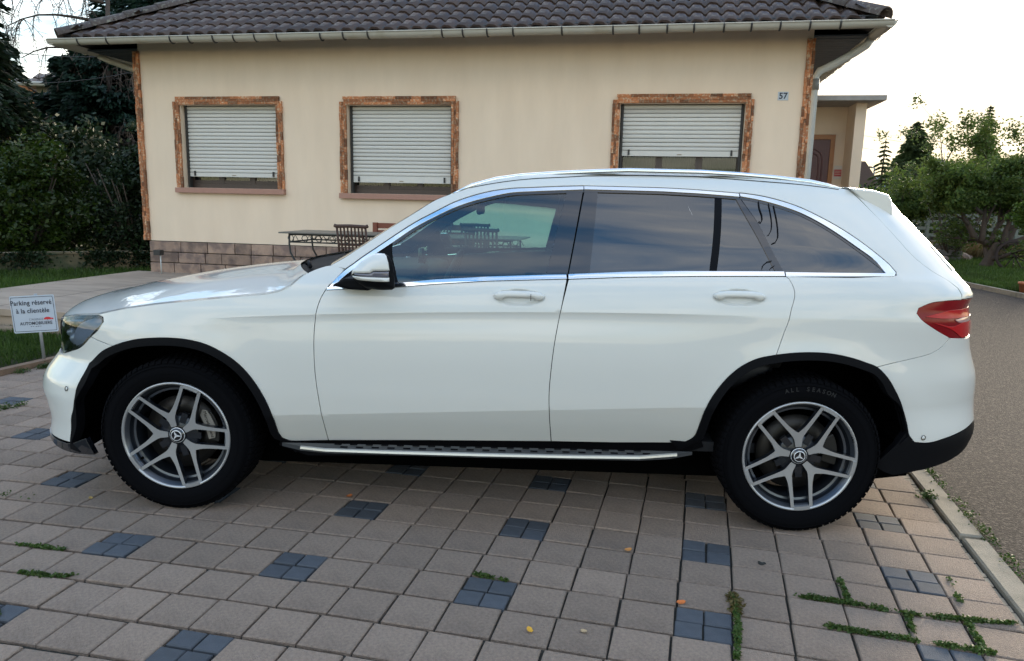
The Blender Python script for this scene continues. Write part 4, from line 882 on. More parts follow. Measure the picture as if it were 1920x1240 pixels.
# ================================================================== THE CAR
def _herm(kz, kv, z):
    kz=np.asarray(kz,float); kv=np.asarray(kv,float); z=np.clip(np.asarray(z,float),kz[0],kz[-1])
    d=np.diff(kv)/np.diff(kz); m=np.empty(len(kv)); m[0]=d[0]; m[-1]=d[-1]
    for i in range(1,len(kv)-1):
        m[i]=0 if d[i-1]*d[i]<=0 else 2*d[i-1]*d[i]/(d[i-1]+d[i])
    i=np.clip(np.searchsorted(kz,z,side='right')-1,0,len(kz)-2); h=kz[i+1]-kz[i]; t=(z-kz[i])/h
    return (kv[i]*(1+2*t)*(1-t)**2+m[i]*h*t*(1-t)**2+kv[i+1]*t*t*(3-2*t)+m[i+1]*h*t*t*(t-1))
WBH=1.4365; XF0=-1.10; XR0=0.95; LF=1.15; LR=1.40
def sig(u, z):
    """point of the car's side skin: u runs round the plan outline, z is the height"""
    u=np.asarray(u,float); z=np.asarray(z,float)
    zz=z-np.clip(.030*u,-.04,.045)*np.clip((z-.9)/.1,0,1)*np.clip((1.5-z)/.2,0,1)
    S=_herm([.15,.30,.40,.50,.62,.76,.88,.98,1.04,1.09,1.12,1.14,1.25,1.36,1.45,1.51,1.56,1.60,1.63,1.65],
            [.845,.880,.905,.924,.937,.941,.937,.927,.916,.903,.891,.876,.818,.760,.708,.668,.628,.585,.520,.430],zz)
    mid=np.clip((u+1.6)/.3,0,1)*np.clip((1.75-u)/.3,0,1); S=S*mid+(1-mid)*np.where(z<.6,.937-.10*np.maximum(0,.6-z)**1.5,S); S=S-.28*mid*np.maximum(0,(.535+.054*np.clip(u,-1.2,1.2))-z)*np.clip((z-.1)/.2,0,1)
    # shoulder crease, fading out on the fender and on the rear door
    zc=.989+.030*u-.015*u*u; amp=.0065*np.clip((u+1.28)/.35,0,1)*np.clip((1.22-u)/.45,0,1)
    t=np.maximum(0,zc-z)/.042; S=S-amp*t*np.exp(1-t)
    for wx in (-WBH,WBH):
        r=np.hypot(u-wx,z-.37); S=S+.010*np.exp(-((r-.43)/.10)**2)*np.clip((1.0-z)/.15,0,1)
    S=S-.010*np.clip((z-1.0)/.3,0,1)*(u/1.6)**2
    F=_herm([0.15, 0.22, 0.3, 0.36, 0.45, 0.52, 0.56, 0.6, 0.66, 0.7, 0.78, 0.85, 0.92, 0.98, 1.05, 1.12],[-2.24, -2.27, -2.2719, -2.2671, -2.3012, -2.341, -2.3443, -2.331, -2.2921, -2.2707, -2.2733, -2.2646, -2.2079, -2.1758, -2.08, -1.95],z)
    R=_herm([0.15, 0.25, 0.36, 0.45, 0.52, 0.6, 0.66, 0.7, 0.78, 0.85, 0.92, 0.98, 1.03, 1.09, 1.16, 1.26, 1.36, 1.46, 1.53, 1.6],[2.24, 2.36, 2.393, 2.426, 2.4294, 2.4314, 2.4287, 2.4241, 2.3959, 2.3722, 2.3532, 2.3408, 2.3241, 2.345, 2.29, 2.2, 2.11, 2.02, 1.97, 1.91],z)
    th_f=np.clip((XF0-u)/LF,0,np.pi/2); th_r=np.clip((u-XR0)/LR,0,np.pi/2)
    nf=_herm([.2,.35,.55,.75,1.0],[4.6,4.3,3.5,3.0,3.0],z); nr=_herm([.2,.4,.6,.8,1.0,1.3,1.6],[4.6,4.4,3.8,3.8,4.2,4.4,4.4],z)
    cf,sf=np.cos(th_f),np.sin(th_f); rf=(np.maximum(cf,0)**nf+sf**nf)**(-1/nf)
    cr,sr=np.cos(th_r),np.sin(th_r); rr=(np.maximum(cr,0)**nr+sr**nr)**(-1/nr)
    x=np.where(u<XF0,XF0+(F-XF0)*rf*sf,np.where(u>XR0,XR0+(R-XR0)*rr*sr,u))
    y=-S*np.where(u<XF0,rf*cf,np.where(u>XR0,rr*cr,1.0))
    return np.stack([x,y,z+0*u],-1)
def signormal(u,z):
    e=1e-4; a=sig(u+e,z)-sig(u-e,z); b=sig(u,z+e)-sig(u,z-e); n=np.cross(a,b); 
    return n/np.linalg.norm(n,axis=-1,keepdims=True)

UZ = {
    'fender': [(-1.8008, 0.9174), (-1.6651, 0.9518), (-1.516, 0.9787), (-1.3719, 0.9981), (-1.2216, 1.0152), (-1.0687, 1.0307), (-0.9759, 1.0413), (-0.9198, 1.0554), (-0.8746, 1.081), (-0.8435, 1.1111), (-0.8087, 1.137), (-0.751, 1.1624), (-0.7083, 1.1731), (-0.643, 1.16), (-0.7126, 1.0738), (-0.7355, 1.0337), (-0.7525, 0.9806), (-0.7627, 0.9106), (-0.766, 0.8335), (-0.7653, 0.756), (-0.7609, 0.662), (-0.7506, 0.5634), (-0.7411, 0.4574), (-0.7348, 0.3466), (-0.9216, 0.3418), (-0.9502, 0.3577), (-0.9595, 0.3829), (-0.9674, 0.4645), (-0.9997, 0.5677), (-1.0516, 0.6598), (-1.1138, 0.73), (-1.1762, 0.7749), (-1.2487, 0.8105), (-1.3218, 0.8288), (-1.4048, 0.8353), (-1.4871, 0.8316), (-1.5812, 0.8164), (-1.675, 0.7822), (-1.7273, 0.7931), (-1.8014, 0.8118), (-1.7555, 0.8575), (-1.7481, 0.8869), (-1.7647, 0.908)],
    'lamp': [(-2.0774, 0.8771), (-1.9375, 0.9012), (-1.8, 0.9162), (-1.7647, 0.908), (-1.7481, 0.8869), (-1.7555, 0.8575), (-1.8014, 0.8118), (-1.8566, 0.7641), (-1.9676, 0.7216), (-2.0716, 0.6946), (-2.0972, 0.7513), (-2.061, 0.8308)],
    'fbumper_edge': [(-1.8014, 0.8118), (-1.7273, 0.7931), (-1.675, 0.7822), (-1.7277, 0.7549), (-1.801, 0.6892), (-1.8016, 0.6109), (-1.8136, 0.5109), (-1.8612, 0.4061), (-1.873, 0.2989), (-2.056, 0.2996)],
    'fbumper_lampline': [(-1.8014, 0.8118), (-1.8566, 0.7641), (-1.9676, 0.7216), (-2.0716, 0.6946)],
    'fdoor': [(-0.7109, 1.0669), (-0.5595, 1.0777), (-0.4086, 1.0863), (-0.2206, 1.1049), (0.0095, 1.1235), (0.2381, 1.135), (0.3594, 1.141), (0.3367, 1.01), (0.314, 0.8723), (0.2995, 0.7246), (0.2951, 0.6256), (0.2991, 0.5352), (0.3127, 0.3779), (-0.2858, 0.3628), (-0.7348, 0.3466), (-0.7411, 0.4574), (-0.7506, 0.5634), (-0.7609, 0.662), (-0.7653, 0.756), (-0.766, 0.8335), (-0.7627, 0.9106), (-0.7525, 0.9806), (-0.7355, 1.0337), (-0.7126, 1.0738)],
    'rdoor': [(0.366, 1.1401), (0.6287, 1.1555), (0.9501, 1.1673), (1.3299, 1.1758), (1.3393, 1.1658), (1.3458, 1.1278), (1.3418, 1.0817), (1.3302, 1.0106), (1.3029, 0.9294), (1.2717, 0.8372), (1.2022, 0.8209), (1.1406, 0.7902), (1.0794, 0.7367), (1.0351, 0.6757), (0.9945, 0.5904), (0.9765, 0.4905), (0.968, 0.4411), (0.9614, 0.4272), (0.9322, 0.4023), (0.902, 0.3916), (0.6063, 0.3813), (0.3134, 0.378), (0.2991, 0.5352), (0.2951, 0.6256), (0.2995, 0.7246), (0.314, 0.8723), (0.3367, 1.01)],
    'side': [(-0.7086, 1.1722), (-0.6465, 1.2088), (-0.5993, 1.2419), (-0.5518, 1.2744), (-0.5048, 1.3076), (-0.4212, 1.363), (-0.3396, 1.4164), (-0.2569, 1.4715), (-0.1836, 1.5023), (-0.1257, 1.5237), (-0.0434, 1.5563), (0.0216, 1.5737), (0.1317, 1.5938), (0.2653, 1.607), (0.4452, 1.6178), (0.6436, 1.6237), (0.8189, 1.6259), (1.2534, 1.6155), (1.5802, 1.5965), (1.7695, 1.574), (1.8675, 1.562), (1.9173, 1.4499), (1.9304, 1.3395), (1.9407, 1.2675), (1.9803, 1.207), (2.0403, 1.1599), (2.0601, 1.1304), (2.0563, 1.1029), (2.0553, 1.0805), (1.9447, 1.0798), (1.8725, 1.0701), (1.8346, 1.0508), (1.8316, 1.0276), (1.8466, 1.002), (1.9051, 0.9578), (1.9976, 0.9119), (1.9584, 0.8776), (1.9079, 0.851), (1.8262, 0.8301), (1.7443, 0.8132), (1.6585, 0.7921), (1.6165, 0.8127), (1.5595, 0.8338), (1.488, 0.8492), (1.414, 0.853), (1.3403, 0.8486), (1.2717, 0.8383), (1.2717, 0.8372), (1.3029, 0.9294), (1.3302, 1.0106), (1.3418, 1.0817), (1.3458, 1.1278), (1.3393, 1.1658), (1.3299, 1.1758), (1.6054, 1.1775), (1.7887, 1.189), (1.7983, 1.2034), (1.7942, 1.2309), (1.7678, 1.2824), (1.7257, 1.342), (1.6745, 1.3939), (1.6133, 1.4381), (1.541, 1.4764), (1.454, 1.5044), (1.3573, 1.5242), (1.2505, 1.5356), (1.224, 1.5376), (1.2183, 1.5353), (0.9854, 1.5461), (0.8063, 1.5525), (0.6373, 1.5539), (0.4342, 1.5547), (0.4305, 1.5551), (0.3103, 1.5496), (0.1996, 1.5429), (0.0904, 1.5356), (0.0033, 1.522), (-0.0837, 1.4985), (-0.1686, 1.4665), (-0.2525, 1.4219), (-0.3359, 1.3757), (-0.4275, 1.3142), (-0.4754, 1.28), (-0.5229, 1.2461), (-0.5707, 1.2123), (-0.6055, 1.1845), (-0.6406, 1.1582), (-0.6748, 1.1245), (-0.7015, 1.0906), (-0.643, 1.16)],
    'rbumper_edge': [(1.6585, 0.7921), (1.7443, 0.8132), (1.8262, 0.8301), (1.9079, 0.851), (1.9584, 0.8776), (1.9976, 0.9119), (2.1595, 0.8976)],
    'rbumper_bot': [(1.6585, 0.7921), (1.6845, 0.7601), (1.7161, 0.6962), (1.7517, 0.6177), (1.776, 0.5383), (1.7881, 0.4767), (1.8112, 0.4454), (1.8574, 0.44), (1.9462, 0.4526), (2.0742, 0.4743), (2.1787, 0.4902)],
    'taillamp': [(1.9976, 0.9119), (1.9051, 0.9578), (1.8466, 1.002), (1.8316, 1.0276), (1.8346, 1.0508), (1.8725, 1.0701), (1.9447, 1.0798), (2.0553, 1.0805), (1.9447, 1.0798)],
    'tailgap': [(1.8798, 1.5664), (1.9173, 1.4499), (1.9304, 1.3395), (1.9407, 1.2675), (1.9803, 1.207), (2.0403, 1.1599)],
    'chrome_f': [(-0.7072, 1.0704), (-0.6963, 1.0869), (-0.6697, 1.1204), (-0.636, 1.1537), (-0.6013, 1.1797), (-0.5665, 1.2074), (-0.5188, 1.2411), (-0.4713, 1.2751), (-0.4236, 1.3091), (-0.3322, 1.3704), (-0.2491, 1.4164), (-0.1656, 1.4608), (-0.0814, 1.4925), (0.005, 1.5157), (0.0913, 1.5292), (0.2001, 1.5364), (0.3106, 1.5432), (0.4306, 1.5486), (0.4303, 1.5348), (0.3106, 1.5284), (0.2003, 1.5219), (0.0916, 1.513), (0.0052, 1.494), (-0.0816, 1.4703), (-0.1663, 1.4387), (-0.2504, 1.3967), (-0.3337, 1.3502), (-0.4367, 1.2772), (-0.5085, 1.2266), (-0.6024, 1.1569), (-0.6434, 1.123), (-0.6763, 1.0878)],
    'chrome_r': [(0.434, 1.5492), (0.6369, 1.5485), (0.8057, 1.547), (0.9839, 1.5407), (1.2157, 1.5299), (1.2132, 1.5165), (1.0386, 1.525), (0.8049, 1.5333), (0.6364, 1.5347), (0.4341, 1.5356)],
    'chrome_q': [(1.2206, 1.5312), (1.2467, 1.5292), (1.3529, 1.518), (1.4488, 1.4983), (1.5349, 1.4705), (1.6063, 1.4326), (1.6672, 1.3886), (1.7184, 1.3371), (1.7606, 1.2777), (1.7869, 1.2267), (1.7909, 1.1996), (1.787, 1.1945), (1.7753, 1.1845), (1.3293, 1.1743), (1.3326, 1.1926), (1.7467, 1.1963), (1.7408, 1.2442), (1.6983, 1.3035), (1.6498, 1.359), (1.5933, 1.4086), (1.5251, 1.4494), (1.4408, 1.4786), (1.3473, 1.5009), (1.2219, 1.5186)],
    'belt_f': [(-0.7117, 1.0784), (-0.5608, 1.0938), (-0.4051, 1.1035), (-0.2222, 1.1228), (0.0083, 1.1408), (0.2681, 1.1553), (0.3559, 1.1586), (0.3594, 1.141), (0.2381, 1.135), (0.0095, 1.1235), (-0.2206, 1.1049), (-0.4086, 1.0863), (-0.5595, 1.0777), (-0.7109, 1.0669)],
    'belt_r': [(0.3658, 1.1604), (0.6291, 1.1769), (0.871, 1.1861), (1.3271, 1.1953), (1.3254, 1.1757), (0.9501, 1.1673), (0.6287, 1.1555), (0.366, 1.1401)],
    'glass_f': [(-0.4367, 1.2772), (-0.3337, 1.3502), (-0.2504, 1.3967), (-0.1663, 1.4387), (-0.0816, 1.4703), (0.0052, 1.494), (0.0916, 1.513), (0.2003, 1.5219), (0.3106, 1.5284), (0.3537, 1.5307), (0.3079, 1.3381), (0.2645, 1.1552), (0.0083, 1.1408), (-0.2222, 1.1228), (-0.3956, 1.1049)],
    'corner_f': [(-0.6763, 1.0878), (-0.6434, 1.123), (-0.6024, 1.1569), (-0.5085, 1.2266), (-0.4367, 1.2772), (-0.4391, 1.2411), (-0.4181, 1.1744), (-0.3956, 1.1049)],
    'pill_b1': [(0.3537, 1.5307), (0.4291, 1.536), (0.3615, 1.1588), (0.2645, 1.1552), (0.3079, 1.3381)],
    'pill_b2': [(0.4353, 1.5356), (0.499, 1.5338), (0.4607, 1.1691), (0.3662, 1.1605)],
    'glass_r': [(0.499, 1.5338), (0.6364, 1.5347), (0.8049, 1.5333), (1.0675, 1.523), (0.99, 1.189), (0.871, 1.1861), (0.6291, 1.1769), (0.4607, 1.1691)],
    'divider': [(1.0675, 1.523), (1.1084, 1.5187), (1.0235, 1.1897), (0.99, 1.189)],
    'glass_r2': [(1.1084, 1.5187), (1.1893, 1.5161), (1.2498, 1.3514), (1.2908, 1.196), (1.0235, 1.1897)],
    'strip_c': [(1.1893, 1.5161), (1.2132, 1.5165), (1.2721, 1.412), (1.3026, 1.2953), (1.3284, 1.1969), (1.2908, 1.196), (1.2498, 1.3514)],
    'glass_q': [(1.2219, 1.5186), (1.3473, 1.5009), (1.4408, 1.4786), (1.5251, 1.4494), (1.5933, 1.4086), (1.6498, 1.359), (1.6983, 1.3035), (1.7408, 1.2442), (1.7678, 1.2009), (1.7452, 1.1941), (1.3326, 1.1926), (1.3062, 1.2954), (1.2778, 1.4121)],
    'hoodgap': [(-1.8008, 0.9174), (-1.6651, 0.9518), (-1.516, 0.9787), (-1.3719, 0.9981), (-1.2216, 1.0152), (-1.0687, 1.0307), (-0.9759, 1.0413), (-0.9198, 1.0554), (-0.8746, 1.081), (-0.8435, 1.1111), (-0.8087, 1.137)],
    'ditch': [(-0.1836, 1.5023), (-0.1257, 1.5237), (-0.0434, 1.5563), (0.0216, 1.5737), (0.1317, 1.5938), (0.2653, 1.607), (0.4452, 1.6178), (0.6436, 1.6237), (0.8189, 1.6259), (1.2534, 1.6155), (1.5802, 1.5965), (1.7695, 1.574), (1.8675, 1.562)],
    'apill': [(-0.7086, 1.1722), (-0.6465, 1.2088), (-0.5993, 1.2419), (-0.5518, 1.2744), (-0.5048, 1.3076), (-0.4212, 1.363), (-0.3396, 1.4164), (-0.2569, 1.4715)],
    'seal_f': [(-0.4367, 1.2772), (-0.3337, 1.3502), (-0.2504, 1.3967), (-0.1663, 1.4387), (-0.0816, 1.4703), (0.0052, 1.494), (0.0916, 1.513), (0.2003, 1.5219), (0.3106, 1.5284), (0.4303, 1.5348), (0.4307, 1.5237), (0.3112, 1.5173), (0.2012, 1.5109), (0.0935, 1.5021), (0.0083, 1.4834), (-0.0777, 1.4599), (-0.1614, 1.4288), (-0.2447, 1.3872), (-0.3272, 1.3413), (-0.4298, 1.2686)],
    'seal_r': [(0.4341, 1.5356), (0.6364, 1.5347), (0.8049, 1.5333), (1.0386, 1.525), (1.2132, 1.5165), (1.209, 1.5068), (1.0358, 1.5152), (0.8037, 1.5235), (0.6358, 1.5248), (0.4338, 1.5258)],
    'seal_q': [(1.2219, 1.5186), (1.3473, 1.5009), (1.4408, 1.4786), (1.5251, 1.4494), (1.5933, 1.4086), (1.6498, 1.359), (1.6983, 1.3035), (1.7408, 1.2442), (1.7678, 1.2009), (1.756, 1.193), (1.7291, 1.2361), (1.6865, 1.2951), (1.6379, 1.3502), (1.5814, 1.3994), (1.5142, 1.4395), (1.4316, 1.4683), (1.3394, 1.4902), (1.2156, 1.5078)],
    'seam': [(-0.1016, 1.5336), (-0.0525, 1.5446), (0.0884, 1.57), (0.2206, 1.5854), (0.444, 1.6003), (0.6984, 1.6096), (0.9488, 1.6096), (1.3978, 1.5921), (1.6112, 1.5808), (1.7608, 1.5679), (1.8101, 1.562), (1.8059, 1.5588), (1.757, 1.5647), (1.608, 1.5776), (1.3951, 1.5888), (0.9476, 1.6062), (0.6978, 1.6061), (0.4439, 1.5969), (0.2209, 1.5821), (0.089, 1.5668), (-0.0517, 1.5414), (-0.1006, 1.5305)],
    'mark_a': [(1.3226, 1.4982), (1.3145, 1.4667), (1.315, 1.4374), (1.3081, 1.4155), (1.2913, 1.4009), (1.2803, 1.4058), (1.2854, 1.4103), (1.2905, 1.4055), (1.3023, 1.4162), (1.3082, 1.4361), (1.3076, 1.4653), (1.3156, 1.4974)],
    'mark_b': [(1.3742, 1.4907), (1.366, 1.4505), (1.3519, 1.4044), (1.3345, 1.3708), (1.3138, 1.3501), (1.2999, 1.3477), (1.3006, 1.3511), (1.3118, 1.3524), (1.3309, 1.3715), (1.3477, 1.4042), (1.3615, 1.4498), (1.3695, 1.4898)],
    'mark_c': [(1.3988, 1.4806), (1.3852, 1.4218), (1.3687, 1.372), (1.3543, 1.3387), (1.3337, 1.3178), (1.3119, 1.3101), (1.3115, 1.3138), (1.3316, 1.3207), (1.35, 1.3394), (1.3637, 1.3716), (1.3799, 1.421), (1.3931, 1.4796)],
    'mark_d': [(1.2872, 1.2375), (1.2648, 1.2331), (1.2444, 1.2194), (1.2299, 1.1976), (1.2267, 1.1988), (1.2417, 1.2213), (1.264, 1.2363), (1.2876, 1.241)],
    'mark_e': [(1.2943, 1.2184), (1.2744, 1.2082), (1.2626, 1.1963), (1.2607, 1.1978), (1.2731, 1.2101), (1.2935, 1.2206)],
    'hand_f': [(0.0359, 1.0588), (0.2646, 1.0648), (0.1483, 1.0928), (0.1502, 1.0295)],
    'hand_r': [(0.9989, 1.0818), (1.2266, 1.0878), (1.1156, 1.1188), (1.116, 1.0529)],
    'sens': [(-1.8631, 0.5593), (1.8454, 0.4653)],
    'farch': [(-1.873, 0.2989), (-1.8612, 0.4061), (-1.8136, 0.5109), (-1.8016, 0.6109), (-1.801, 0.6892), (-1.7277, 0.7549), (-1.675, 0.7822), (-1.5812, 0.8164), (-1.4871, 0.8316), (-1.4048, 0.8353), (-1.3218, 0.8288), (-1.2487, 0.8105), (-1.1762, 0.7749), (-1.1138, 0.73), (-1.0516, 0.6598), (-0.9997, 0.5677), (-0.9674, 0.4645), (-0.9595, 0.3829), (-0.9502, 0.3577), (-0.9216, 0.3418)],
    'rarch': [(0.9322, 0.4023), (0.9614, 0.4272), (0.968, 0.4411), (0.9765, 0.4905), (0.9945, 0.5904), (1.0351, 0.6757), (1.0794, 0.7367), (1.1406, 0.7902), (1.2022, 0.8209), (1.2717, 0.8383), (1.3403, 0.8486), (1.414, 0.853), (1.488, 0.8492), (1.5595, 0.8338), (1.6165, 0.8127), (1.6585, 0.7921), (1.6845, 0.7601), (1.7161, 0.6962), (1.7517, 0.6177), (1.776, 0.5383), (1.7881, 0.4767), (1.8112, 0.4454)],
}
M_paint = mat('white_car_paint', (.62, .625, .59), .34, coat=1.0, spec=.5)
M_trimk = mat('black_cladding', (.003, .0034, .0048), .6, noise=.15, nscale=40, spec=.10)
M_gloss = mat('gloss_black', (.008, .009, .012), .06, coat=1.0)
M_chrome = mat('satin_chrome', (.78, .80, .82), .10, metal=1.0)
M_dark = mat('dark_cavity', (.002, .002, .002), 1.0, spec=.0)
M_rubber = mat('tyre_rubber', (.0022, .0024, .0034), .9, noise=.2, nscale=30, spec=.08)
M_alu = mat('machined_alloy', (.42, .43, .44), .30, metal=.6, noise=.06, nscale=60)
M_alud = mat('dark_alloy', (.020, .024, .032), .35, metal=.6, coat=.4)
M_disc = mat('brake_disc_steel', (.035, .033, .031), .45, metal=.8)
M_cal = mat('caliper_silver', (.22, .205, .185), .5, metal=.3)
M_gf = glassmat('side_glass_clear', (.56, .84, .78), 1.85)
M_gr = glassmat('side_glass_privacy', (.020, .026, .036), 2.05)
M_ws = glassmat('windscreen_glass', (.55, .68, .62), 1.5)
M_step = mat('side_step_aluminium', (.52, .53, .54), .28, metal=.9)
M_stepd = mat('side_step_tread', (.06, .065, .072), .45, metal=.5)
M_int = mat('interior_black', (.008, .009, .012), .7)
M_seat = mat('seat_leather', (.012, .013, .016), .5)
M_red = mat('tail_lamp_red', (.42, .008, .012), .16, spec=.3)
M_red2 = mat('tail_lamp_dark_red', (.19, .004, .008), .14, spec=.3)
M_lens = mat('reverse_lens', (.45, .25, .25), .1, coat=1.0)
M_hl = glassmat('headlamp_glass', (.85, .9, .95), 1.6)
M_hld = mat('headlamp_black', (.012, .014, .018), .15, coat=1.0)
M_hls = mat('headlamp_reflector', (.30, .35, .44), .25, metal=.3)
car = empty('parked_car', 'white five door SUV parked sideways on the block paving, filling the picture', 'car', (0, 0, 0))

def densify(poly, step):
    out = []
    for a, b in zip(poly, poly[1:]+poly[:1]):
        n_ = max(1, int(math.hypot(b[0]-a[0], b[1]-a[1])/step))
        for k in range(n_): out.append((a[0]+(b[0]-a[0])*k/n_, a[1]+(b[1]-a[1])*k/n_))
    return out
def smooth_poly(P, lim=34):
    """rounds the gentle bends of an outline, keeps its corners"""
    n_ = len(P); out = []
    def turn(i):
        a, b, c = P[i-1], P[i], P[(i+1) % n_]; w = math.atan2(c[1]-b[1], c[0]-b[0])-math.atan2(b[1]-a[1], b[0]-a[0]); return abs((math.degrees(w)+180) % 360-180)
    def tang(i):
        a, b, c = P[i-1], P[i], P[(i+1) % n_]; l1 = math.hypot(b[0]-a[0], b[1]-a[1]); l2 = math.hypot(c[0]-b[0], c[1]-b[1])
        t = ((b[0]-a[0])/l1/l1+(c[0]-b[0])/l2/l2, (b[1]-a[1])/l1/l1+(c[1]-b[1])/l2/l2); m = math.hypot(*t) or 1e-9; return (t[0]/m, t[1]/m)
    T = [tang(i) if turn(i) < lim else None for i in range(n_)]
    LL = [math.hypot(P[(i+1) % n_][0]-P[i][0], P[(i+1) % n_][1]-P[i][1]) for i in range(n_)]
    for i in range(n_):
        a, b = P[i], P[(i+1) % n_]; l = math.hypot(b[0]-a[0], b[1]-a[1]); d = ((b[0]-a[0])/l, (b[1]-a[1])/l); ta = T[i] or d; tb = T[(i+1) % n_] or d; k = max(1, min(8, int(l/.015))); la = min(l, 2*LL[i-1]); lb = min(l, 2*LL[(i+1) % n_])
        if l > .22: ta = tb = d; la = lb = l
        for q in range(k):
            t = q/k; h00 = 2*t**3-3*t*t+1; h10 = t**3-2*t*t+t; h01 = -2*t**3+3*t*t; h11 = t**3-t*t
            out.append(tuple(h00*a[c]+h10*la*ta[c]+h01*b[c]+h11*lb*tb[c] for c in (0, 1)))
    return out
def area(p): return sum(p[i][0]*p[(i+1) % len(p)][1]-p[(i+1) % len(p)][0]*p[i][1] for i in range(len(p)))/2
def inset(poly, d):
    if area(poly) < 0: poly = poly[::-1]
    out = []; n_ = len(poly)
    for i in range(n_):
        a, b, c = poly[i-1], poly[i], poly[(i+1) % n_]
        e1 = (b[0]-a[0], b[1]-a[1]); e2 = (c[0]-b[0], c[1]-b[1]); l1 = math.hypot(*e1) or 1e-9; l2 = math.hypot(*e2) or 1e-9
        n1 = (-e1[1]/l1, e1[0]/l1); n2 = (-e2[1]/l2, e2[0]/l2); k = 1+n1[0]*n2[0]+n1[1]*n2[1]
        k = max(k, .5); out.append((b[0]+d*(n1[0]+n2[0])/k, b[1]+d*(n1[1]+n2[1])/k))
    return out
def dedupe(p):
    o = [p[0]]
    for q in p[1:]:
        if math.hypot(q[0]-o[-1][0], q[1]-o[-1][1]) > .0035: o.append(q)
    if math.hypot(o[0][0]-o[-1][0], o[0][1]-o[-1][1]) < .002: o.pop()
    return o
ROWS = []
def cdt(poly, step, extra=()):
    P = np.array(poly); pts = [Vector(p) for p in poly]; lo, hi = P.min(0), P.max(0)
    X, Y = np.meshgrid(np.arange(lo[0]+step*.5, hi[0], step), np.arange(lo[1]+step*.5, hi[1], step)); g = np.stack([X.ravel(), Y.ravel()], 1)
    for (u0, u1, z0, z1, s2) in extra:
        g = g[~((g[:, 0] > u0) & (g[:, 0] < u1) & (g[:, 1] > z0) & (g[:, 1] < z1))]
        X, Y = np.meshgrid(np.arange(u0, u1, s2), np.arange(z0, z1, s2)); g = np.concatenate([g, np.stack([X.ravel(), Y.ravel()], 1)])
    for f_, offs in ROWS:
        zc_ = f_(g[:, 0]); g = g[~((g[:, 1] < zc_+max(offs)+.008) & (g[:, 1] > zc_+min(offs)-.008))]
        X = np.arange(lo[0]+.01, hi[0], .022); g = np.concatenate([g]+[np.stack([X, f_(X)+o_], 1) for o_ in offs])
    # inside test and distance to the edge
    ins = np.zeros(len(g), bool); dmin = np.full(len(g), 9.0); j = len(P)-1
    for i in range(len(P)):
        a, b = P[i], P[j]; cond = (a[1] > g[:, 1]) != (b[1] > g[:, 1])
        with np.errstate(divide='ignore', invalid='ignore'): xi = (b[0]-a[0])*(g[:, 1]-a[1])/((b[1]-a[1]) or 1e-12)+a[0]
        ins ^= cond & (g[:, 0] < xi)
        ab = b-a; t = np.clip(((g-a) @ ab)/max(ab @ ab, 1e-12), 0, 1); dmin = np.minimum(dmin, np.hypot(*(g-a-t[:, None]*ab).T)); j = i
    lim = step*.45
    if extra:
        lim = np.where(np.zeros(len(g), bool), 0, lim)
        for (u0, u1, z0, z1, s2) in extra: lim = np.where((g[:, 0] >= u0-1e-6) & (g[:, 0] <= u1+1e-6) & (g[:, 1] >= z0-1e-6) & (g[:, 1] <= z1+1e-6), s2*.45, lim)
    g = g[ins & (dmin > lim)]
    n0 = len(pts); pts += [Vector(q) for q in g.tolist()]
    r = geometry.delaunay_2d_cdt(pts, [], [list(range(n0))], 1, 1e-6)
    return [tuple(v) for v in r[0]], [tuple(f) for f in r[2]]
